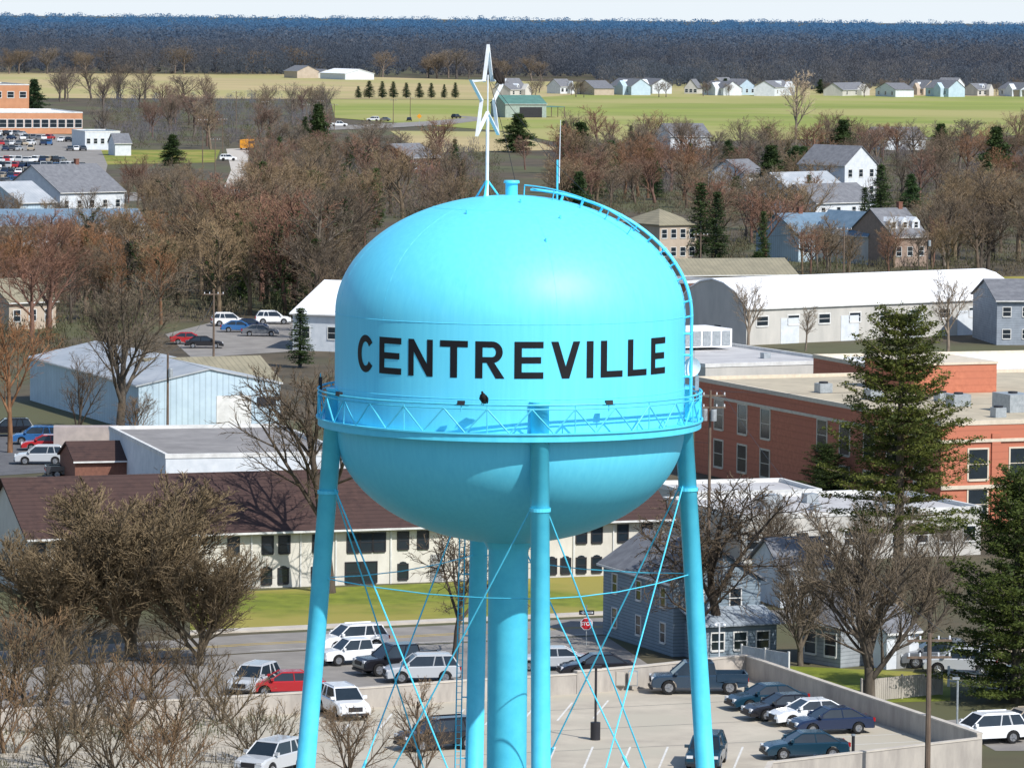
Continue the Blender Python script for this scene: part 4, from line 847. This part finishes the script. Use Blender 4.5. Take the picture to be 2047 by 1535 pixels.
# ------------------------------------------------------------ vehicles
def carparts(kind):
    D={'sedan':dict(L=4.75,w=.9,wb=1.38,r=.33,low=[(-2.36,.32),(-2.38,.7),(-2.3,.93),(-1.75,1.0),(1.0,.96),(1.9,.84),(2.28,.68),(2.36,.5),(2.34,.28)],cb=(-1.85,1.12,.97),ct=(-1.0,.28,1.42)),
       'suv':dict(L=4.7,w=.94,wb=1.37,r=.37,low=[(-2.33,.4),(-2.36,.8),(-2.3,1.08),(-2.0,1.12),(1.02,1.09),(1.95,1.0),(2.28,.82),(2.35,.55),(2.32,.34)],cb=(-2.22,1.2,1.09),ct=(-1.85,.42,1.68)),
       'pickup':dict(L=5.85,w=1.0,wb=1.83,r=.42,low=[(-2.92,.5),(-2.95,.8),(-1.05,.82),(-1.05,1.22),(1.45,1.18),(2.6,1.12),(2.85,.98),(2.92,.6),(2.88,.42)],cb=(-1.02,1.6,1.18),ct=(-.85,.8,1.88))}[kind]
    w_=D['w']; low=D['low']; wb=D['wb']; r=D['r']; ar=r+.07
    bot=[]
    for cx in (wb,-wb):
        for a in np.linspace(0,PI,9): bot.append((cx+ar*math.cos(a),max(.28,r+ar*math.sin(a))))
    prof=low+bot
    b=MB()
    def sec(y,sx,top): 
        o=[]
        for i,(x,z) in enumerate(prof):
            if i<len(low) and z>.6: o.append((x*sx,y,z-top))
            else: o.append((x*(sx if i<len(low) else 1),y,z))
        return o
    ss=[sec(-w_,.965,.1),sec(-w_+.1,.995,.015),sec(-w_*.4,1,0),sec(w_*.4,1,0),sec(w_-.1,.995,.015),sec(w_,.965,.1)]; n=len(prof)
    vs=[p for q in ss for p in q]; fs=[tuple(range(n))[::-1],tuple(range(5*n,6*n))]
    for k in range(5):
        for i in range(n): j=(i+1)%n; fs.append((k*n+i,k*n+j,(k+1)*n+j,(k+1)*n+i))
    b.add(vs,fs)
    if kind=='pickup':
        for s_ in (-1,1): b.box(-2.93,-1.06,min(s_*.86,s_*.99),max(s_*.86,s_*.99),.72,1.24)
        b.box(-2.94,-2.84,-.855,.855,.74,1.22)
    x0,x1,zb=D['cb']; X0,X1,zt=D['ct']; wb_=w_-.07; wt=w_-.24
    g=MB()
    g.prism([(x0,-wb_,zb-.03),(x1,-wb_,zb-.03),(x1,wb_,zb-.03),(x0,wb_,zb-.03)],[(X0,-wt,zt),(X1,-wt,zt),(X1,wt,zt),(X0,wt,zt)])
    rf=MB()
    rf.prism([(X0-.06,-wt-.03,zt-.02),(X1+.06,-wt-.03,zt-.02),(X1+.06,wt+.03,zt-.02),(X0-.06,wt+.03,zt-.02)],[(X0+.06,-wt+.08,zt+.05),(X1-.08,-wt+.08,zt+.05),(X1-.08,wt-.08,zt+.05),(X0+.06,wt-.08,zt+.05)])
    for s_ in (-1,1):
        for (a,c) in (((x0,zb),(X0,zt)),((x1,zb),(X1,zt)),(((x0+x1)/2-.1,zb),((X0+X1)/2-.05,zt))):
            rf.tube((a[0],s_*wb_*.99,a[1]-.03),(c[0],s_*wt*.99,c[1]),.045,n=4)
        if kind=='suv': rf.tube((-1.35,s_*wb_,zb-.03),(-1.2,s_*wt,zt),.05,n=4); rf.tube((X0+.2,s_*(wt-.08),zt+.07),(X1-.2,s_*(wt-.08),zt+.07),.025,n=4)
    wh=MB(); wh.path([(0,-.12,0),(0,-.1,0),(0,.1,0),(0,.12,0)],[r-.04,r,r,r-.04],18)
    rim=MB()
    for y in (-.125,.125):
        rim.path([(0,y-.01,0),(0,y+.01,0)],[r*.62,r*.62],12)
        for k in range(5): a=k*2*PI/5; rim.tube((0,y*1.12,0),(r*.58*math.cos(a),y*1.12,r*.58*math.sin(a)),.03,n=4)
    zl=low[-3][1]; xf=low[-2][0]
    parts={'body':b,'window':g,'roof':rf,'wheel':wh,'rim':rim}
    hl=MB(); hl.box(xf*.93,xf*.985,-.17,.17,zl-.1,zl+.05); tl=MB(); xr=low[1][0]; tl.box(xr-.025,xr+.12,-.14,.14,low[1][1]-.02,low[1][1]+.2)
    gr=MB(); gr.box(xf*.975,xf*1.002,-w_*.45,w_*.45,zl-.28,zl-.02)
    pl=MB(); pl.box(xr-.03,xr+.02,-.26,.26,.5,.63)
    mi=MB(); mi.box(x1-.3,x1-.12,-.12,.12,zb+.02,zb+.18)
    bm=MB(); bm.box(xf*.95,xf*1.012,-w_*.85,w_*.85,.3,.44); bm2=MB(); bm2.box(xr*1.008,xr*.95,-w_*.85,w_*.85,.32,.48)
    parts.update(headlight=hl,taillight=tl,grille=gr,number_plate=pl,mirror=mi,front_bumper=bm,rear_bumper=bm2)
    M=dict(body=m_paint,window=m_glass,roof=m_paint,wheel=m_rubber,rim=m_rim,headlight=m_lamp,taillight=m_tail,grille=m_dark,number_plate=m_white,mirror=m_paint,front_bumper=m_dark,rear_bumper=m_dark)
    me={k:v.mesh(k,M[k]) for k,v in parts.items()}
    s_=MB(); s_.add(b.v,b.f,0); s_.add(g.v,g.f,1); s_.add(rf.v,rf.f,0)
    for x in (wb,-wb):
        for y in (-w_+.1,w_-.1): s_.add([(a+x,c+y,d+r) for a,c,d in wh.v],wh.f,2)
    me['far']=s_.mesh('car',[m_paint,m_glass,m_rubber])
    return me,D
CP={k:carparts(k) for k in ('sedan','suv','pickup')}
CC={'white':(.78,.79,.80),'silver':(.45,.47,.49),'black':(.012,.012,.015),'navy':(.010,.022,.06),'blue':(.03,.12,.30),'red':(.40,.02,.025),'grey':(.13,.14,.155),'teal':(.008,.035,.06),'tan':(.38,.32,.24),'dark grey':(.045,.05,.06),'slate blue':(.022,.045,.075)}
def car(kind,cn,px,py,hd,label,z=0,group=None,full=True,s_=1.0):
    g=G(px,py,z); me,D=CP[kind]; col=CC[cn]; nm={'sedan':'parked_car','suv':'parked_suv','pickup':'pickup_truck'}[kind]; cat={'sedan':'car','suv':'suv','pickup':'pickup truck'}[kind]
    if not full:
        o=ob(nm,me['far'],None,g+Vector((0,0,.06 if z==0 else .01)),R(hd),col); tag(o,label,cat,group); return o
    t=thing(nm,label,cat,(g.x,g.y,z+.02),R(hd),group); t.scale=(s_,s_,s_)
    for p in ('body','window','roof','grille','number_plate','front_bumper','rear_bumper'): ob(p,me[p],t,color=col)
    for y in (-1,1):
        ob('headlight',me['headlight'],t,(0,y*(D['w']-.26),0)); ob('taillight',me['taillight'],t,(0,y*(D['w']-.2),0)); ob('mirror',me['mirror'],t,(0,y*(D['w']+.04),0),color=col)
        for x in (-1,1): wv=ob('wheel',me['wheel'],t,(x*D['wb'],y*(D['w']-.13),D['r'])); ob('rim',me['rim'],wv,(0,0,0))
    return t
gd='cars parked on the deck'
car('sedan','teal',1532,1416,198,'dark teal sedan farthest up the row along the right parapet',DZ,gd)
car('sedan','black',1566,1436,198,'black sedan between the teal and the white sedans',DZ,gd)
car('sedan','white',1618,1447,198,'white sedan in the row along the right parapet',DZ,gd)
car('sedan','navy',1660,1464,196,'dark navy sedan nearest in the row along the right parapet',DZ,gd)
car('suv','teal',1412,1530,262,'dark teal hatchback at the bottom edge right of the tower leg',DZ,gd)
car('sedan','teal',1608,1514,190,'dark teal sedan alone at the bottom right of the deck',DZ,gd)
car('pickup','slate blue',1395,1384,183,'dark slate blue pickup truck in front of the high parapet',DZ,gd)
car('suv','white',686,1430,290,'white suv beside the left tower leg on the deck',DZ,gd)
car('suv','black',876,1496,205,'black suv left of the riser on the deck',DZ,gd)
car('suv','silver',543,1543,240,'silver suv cut by the bottom edge of the picture',DZ,gd)
gl='cars in the lot between street and deck'
car('suv','silver',508,1383,250,'silver suv behind the parapet at left in the back lot',0,gl)
car('sedan','red',570,1388,190,'red car peeking over the parapet in the back lot',0,gl)
car('suv','white',702,1300,205,'white van like suv farthest in the back lot row',0,gl)
car('pickup','white',712,1326,205,'white pickup beside the white van like suv',0,gl,s_=.85)
car('pickup','black',800,1346,205,'black pickup truck in the middle of the back lot row',0,gl)
car('suv','silver',842,1362,190,'grey silver suv nearest the parapet in the back lot',0,gl)
car('sedan','silver',1098,1338,185,'silver sedan just right of the front leg in the back lot',0,gl)
car('sedan','black',1190,1352,190,'black sedan behind the parapet below the stop sign',0,gl)
gr_='cars parked at the lower right'
car('suv','white',1968,1484,200,'white boxy suv outside the right corner of the deck',0,gr_)
car('suv','tan',2050,1475,200,'tan suv at the right edge outside the deck',0,gr_)
car('suv','silver',1920,1346,170,'silver suv behind the rail fence at lower right',0,gr_)
car('sedan','tan',1992,1322,185,'tan sedan farthest at the lower right drive',0,gr_)
car('suv','black',2022,1386,100,'black suv beside the rail fence at the right edge',0,gr_)
car('suv','grey',1868,1332,185,'grey suv left of the silver one at the lower right drive',0,gr_)
gm='cars parked by the left street'
car('suv','blue',72,888,185,'blue suv in the left lot',0,gm); car('sedan','red',92,900,185,'red car just in front of the blue suv at left',0,gm)
car('suv','white',216,922,5,'white suv on the grass edge beside the left street',0,gm); car('suv','silver',80,928,185,'silver suv near the left street below the red car',0,gm)
car('pickup','dark grey',150,955,10,'dark pickup on the left street',0,gm,s_=.9); car('suv','black',18,872,190,'black suv at the left edge of the left lot',0,gm)
car('pickup','white',8,1048,10,'white pickup truck cut by the left edge',0,gm); car('pickup','red',12,1078,10,'red pickup truck cut by the left edge below the white one',0,gm)
car('sedan','navy',310,950,90,'navy car beside the grey flat roof at left',0,gm)
gc='cars in the middle car park left of the tank'
for (k,cn,px,py,hd,lab) in (('suv','white',458,652,10,'white suv far end of the middle car park'),('suv','white',546,648,5,'white suv at the right of the middle car park'),('sedan','blue',478,664,5,'blue sedan in the middle car park'),('sedan','grey',520,672,5,'grey sedan in the middle car park'),('sedan','red',378,688,5,'red car near the utility pole'),('sedan','black',408,696,5,'black car near the utility pole'),('sedan','navy',500,660,5,'navy sedan behind the grey sedan')):
    car(k,cn,px,py,hd,lab,0,gc)
for (k,cn,px,py,lab) in (('suv','white',1392,704,'white suv just right of the tank'),('pickup','silver',1420,712,'silver pickup right of the tank'),('sedan','grey',1405,722,'grey sedan right of the tank below the silver pickup')): car(k,cn,px,py,170,lab,0,'cars right of the tank')
cols=['white','white','silver','black','grey','blue','red','navy','silver','tan','dark grey']
for r_,(y,x0,x1,st) in enumerate([(272,-10,60,11),(280,-10,110,11),(291,-10,110,12),(284,125,180,12),(302,10,170,13),(325,-10,130,12),(337,-5,170,13),(349,10,170,14),(357,-8,120,15),(368,-8,150,20)]):
    x=x0
    while x<x1:
        cn=random.choice(cols)
        if random.random()<(.5 if r_==4 else .92): car(random.choice(['sedan','suv']),cn,x,y,random.choice([90,75,100]) if r_!=9 else 5,'%s car in the far left car park'%cn,0,'cars in the far left car park',False)
        x+=st
for (k,cn,px,py,hd,lab) in (('suv','white',456,322,8,'white suv on the town road'),('pickup','white',678,254,3,'white van on the far road'),('suv','white',746,243,170,'white suv on the far road'),('sedan','grey',768,243,170,'grey car on the far road'),('suv','black',912,238,60,'black suv on the far road near the barn'),('sedan','black',818,243,90,'black car on the far road left of the barn')): car(k,cn,px,py,hd,lab,0,'cars on the far roads',False)
t=thing('bus','orange yellow bus seen on the town road','bus',G(494,300),R(80))
m_or=mat('bus_orange',(.75,.32,.03)); b=MB(); b.box(-4,4,-1.2,1.2,.6,3); b.box(4.0,5.2,-1,1,.6,1.9); b.build('body',m_or,t); b=MB(); b.box(-3.8,3.8,-1.22,1.22,1.9,2.6); b.build('window',m_glass,t)
for x in (-2.8,3.6):
    for y in (-1.1,1.1): b=MB(); b.tube((x,y-.15,.5),(x,y+.15,.5),.5,n=12); b.build('wheel',m_rubber,t)
# ------------------------------------------------------------ poles, signs, fences
def pole(px,py,h,label,arms=1,tr=0,group=None,r=.14):
    g=G(px,py); t=thing('utility_pole',label,'utility pole',g,R(8),group); b=MB(); b.tube((0,0,0),(0,0,h),r,r*.7,n=8); b.build('pole',m_wood,t)
    for k in range(arms):
        z=h-.4-k*.9; b=MB(); b.box(-1.2,1.2,-.06,.06,z-.06,z+.06); c=b.build('crossarm',m_wood,t)
        for x in (-1.1,-.5,.5,1.1): b=MB(); b.tube((x,0,z+.06),(x,0,z+.25),.05,n=6); b.build('insulator',m_white,c)
    for k in range(tr):
        b=MB(); a=k*2.1; x=.42*math.cos(a-1); y=-.42*abs(math.sin(a-1)); b.lathe([(.001,h-1.4),(.2,h-1.4),(.22,h-1.5),(.22,h-2.3),(.001,h-2.3)],12,(x,y)); b.build('transformer',m_grey,t)
    return Vector((g.x,g.y,h))
P1=pole(427,716,8,'wooden utility pole beside the middle car park',1)
P2=pole(335,895,9,'wooden utility pole with transformer in front of the metal warehouse',0,1)
P3=pole(1416,1120,13.0,'utility pole with three transformers beside the brick school',2,3)
P4=pole(1853,1600,9.0,'weathered utility pole at the bottom right with crossarm',2,0,r=.17)
P5=pole(1686,572,9,'utility pole in front of the blue roofed house',1)
P6=pole(1853,566,8,'pale utility pole right of the tan brick dormer house',0,1)
P7=pole(1400,540,6,'utility pole left of the hipped roof house',1)
for i,(px,py,h) in enumerate([(405,330,12),(445,318,11),(472,270,14),(430,350,9),(668,262,9),(786,250,9),(640,246,8),(612,262,9),(530,255,9),(820,238,8)]): pole(px,py,h,'thin distant utility pole, %s from the left group'%['first','second','tallest third','low fourth','fifth','sixth','seventh','eighth','ninth','tenth'][i],1,0,'distant utility poles')
def wire(a,c,sag,label,r=.012,off=0):
    a=Vector(a)+Vector((off,0,0)); c=Vector(c)+Vector((off,0,0)); b=MB(); b.path([a.lerp(c,i/12)-Vector((0,0,sag*4*(i/12)*(1-i/12))) for i in range(13)],r,4); tag(b.build('power_line',m_dark),label,'power line',group='power lines')
wire(P5,P6,1.0,'power line between the poles by the blue roofed house',.02); wire(P7,P5,1.0,'power line from the hipped roof house pole to the blue roof pole',.02)
wire(P2,P1+Vector((0,0,-1)),1.2,'power line between the two left utility poles',.018); wire(P2+Vector((0,0,-.4)),P3+Vector((0,0,-4)),1.5,'power line passing behind the tank from the warehouse pole',.014)
wire(P3,P4,1.5,'power line from the transformer pole to the near right pole',.014,.8); wire(P3,Vector((44,430,9)),.8,'power line from the transformer pole to the brick school',.014)
wire(P1,Vector((-60,640,8)),1.2,'power line running left from the car park pole',.018)
g=G(1190,1478,DZ); t=thing('lamp_post','dark lamp post on a concrete base on the deck','lamp post',(g.x,g.y,DZ),0)
b=MB(); b.lathe([(.28,0),(.28,1.0),(.001,1.0)],16); b.build('base',m_dark,t); b=MB(); b.tube((0,0,1),(0,0,4.1),.07,n=8); b.build('pole',m_dark,t)
b=MB(); b.box(-.32,.32,-.14,.14,4.05,4.2); b.build('lamp_head',m_dark,t)
g=G(1705,1528,DZ); t=thing('bollard_post','short dark post at the bottom right of the deck','post',(g.x,g.y,DZ)); b=MB(); b.tube((0,0,0),(0,0,1.6),.09,n=8); b.build('post',m_dark,t); b=MB(); b.lathe([(.001,1.7),(.12,1.68),(.12,1.6),(.001,1.6)],10); b.build('cap',m_grey,t)
g=G(1912,1520); t=thing('lamp_post','thin grey lamp post outside the right parapet','lamp post',g); b=MB(); b.tube((0,0,0),(0,0,4.6),.06,n=6); b.build('pole',m_grey,t); b=MB(); b.box(-.3,.1,-.1,.1,4.6,4.72); b.build('lamp_head',m_grey,t)
g=G(1437,1345); t=thing('camera_pole','white security camera pole behind the pickup','camera pole',g); b=MB(); b.tube((0,0,0),(0,0,3.2),.05,n=6); b.build('pole',m_white,t)
b=MB(); b.tube((0,0,3.2),(.25,-.1,3.25),.035,n=5); b.lathe([(.001,3.2),(.1,3.15),(.12,3.05),(.06,2.95),(.001,2.93)],10,(.3,-.12)); b.build('camera',m_white,t)
b=MB(); b.lathe([(.001,3.2),(.1,3.15),(.12,3.05),(.06,2.95),(.001,2.93)],10,(-.25,-.12)); b.tube((0,0,3.2),(-.22,-.1,3.22),.03,n=5); b.build('camera',m_white,t)
for (px,lab,m_) in ((1265,'grey electrical cabinet on the deck wall left of the pickup',m_grey),(1240,'second slimmer electrical cabinet on the deck wall',m_concw)):
    g=G(px,1378,DZ); t=thing('electrical_cabinet',lab,'cabinet',(g.x,g.y-.3,DZ),R(-4)); b=MB(); b.box(-.28,.28,-.2,.1,.3,1.2); b.build('cabinet_body',m_,t); b=MB(); b.box(-.24,.24,-.22,-.202,.35,1.15); b.build('cabinet_door',m_side,t)
def text(s_,size,m,parent,loc,nm='lettering',ext=.004):
    cu=bpy.data.curves.new('t','FONT'); cu.body=s_; cu.size=size; cu.align_x='CENTER'; cu.align_y='CENTER'; cu.extrude=ext; cu.offset=size*.02
    o=bpy.data.objects.new('t',cu); COL.objects.link(o); bpy.context.view_layer.update(); me=bpy.data.meshes.new_from_object(o.evaluated_get(bpy.context.evaluated_depsgraph_get())); bpy.data.objects.remove(o)
    me.materials.clear(); me.materials.append(m); q=ob(nm,me,parent,loc); q.rotation_euler=(PI/2,0,0); return q
g=G(1172,1290); t=thing('stop_sign','red octagonal STOP sign with street arrow sign above it','sign',g,R(3))
b=MB(); b.tube((0,.04,0),(0,.04,2.7),.035,n=6); b.build('post',m_grey,t)
def octo(r,y0,y1,m,nm): 
    b=MB(); q=[(r*math.cos(R(22.5+45*i)),r*math.sin(R(22.5+45*i))+1.45) for i in range(8)]; b.prism([(x,y1,z) for x,z in q],[(x,y0,z) for x,z in q]); return b.build(nm,m,t)
octo(.43,-.01,.0,m_white,'sign_border'); octo(.385,-.02,-.012,m_red,'sign_plate'); text('STOP',.34,m_white,t,(0,-.026,1.45))
b=MB(); b.box(-.5,.5,-.01,.01,2.05,2.35); b.build('street_plate',m_dark,t); b=MB(); q=[(-.42,2.2),(-.2,2.32),(-.2,2.26),(.42,2.26),(.42,2.14),(-.2,2.14),(-.2,2.08)]; b.prism([(x,-.012,z) for x,z in q],[(x,-.018,z) for x,z in q]); b.build('arrow',m_white,t); text('ONE WAY',.11,m_dark,t,(.1,-.024,2.2))
def fence(p,q,h,label,solid=True,m=None,gaps=2.2):
    a=G(*p).xy; c=G(*q).xy; L=(c-a).length; d=(c-a)/L; t=thing('fence',label,'fence',(a.x,a.y,0),math.atan2(d.y,d.x)); m=m or m_trim
    n=max(1,int(L/gaps))
    for i in range(n+1): b=MB(); b.box(L*i/n-.06,L*i/n+.06,-.06,.06,0,h+.1); b.build('post',m,t)
    if solid:
        b=MB(); x=.08
        while x<L-.1: b.box(x,x+.13,-.02,.02,.05,h); x+=.15
        b.build('fence_panel',m,t)
    else:
        for z in (h*.4,h*.75,h): b=MB(); b.box(0,L,-.085,-.062,z-.12,z-.02); b.build('rail',m,t)
fence((1482,1336),(1576,1352),1.5,'white board fence below the blue house porch')
fence((1722,1404),(1882,1388),1.4,'grey white board fence behind the grey bare tree',m=m_concw)
fence((1896,1372),(2070,1402),1.2,'white post and rail fence at the right edge',False)
fence((290,905),(360,900),1.3,'brown wooden fence panel near the small thin tree',m=m_wood)
g=G(172,905); t=thing('box_trailer','grey white box trailer parked beside the left lot','trailer',g,R(4)); b=MB(); b.box(-3,3,-1.1,1.1,.5,2.5); b.box(-3.9,-3.0,-.06,.06,.5,.6); b.build('trailer_body',mat('dirty_white_box',(.45,.38,.36),(.35,.3,.29),scale=1),t)
for y in (-1,1):
    b=MB(); b.tube((.3,y-.12,.4),(.3,y+.12,.4),.38,n=12); b.build('wheel',m_rubber,t)
b=MB(); b.box(3.001,3.03,-1,1,.55,2.45); b.build('rear_door',m_white,t)
g=G(838,250); t=thing('road_sign','orange diamond road sign beside the far road','sign',g); b=MB(); b.tube((0,0,0),(0,0,3),.06); b.build('post',m_grey,t); b=MB(); b.prism([(-.9,-.07,3),(0,-.07,2.1),(.9,-.07,3),(0,-.07,3.9)],[(-.9,-.1,3),(0,-.1,2.1),(.9,-.1,3),(0,-.1,3.9)]); b.build('sign_plate',m_or,t)
print('trees',NT[0],'objects',len(bpy.data.objects))
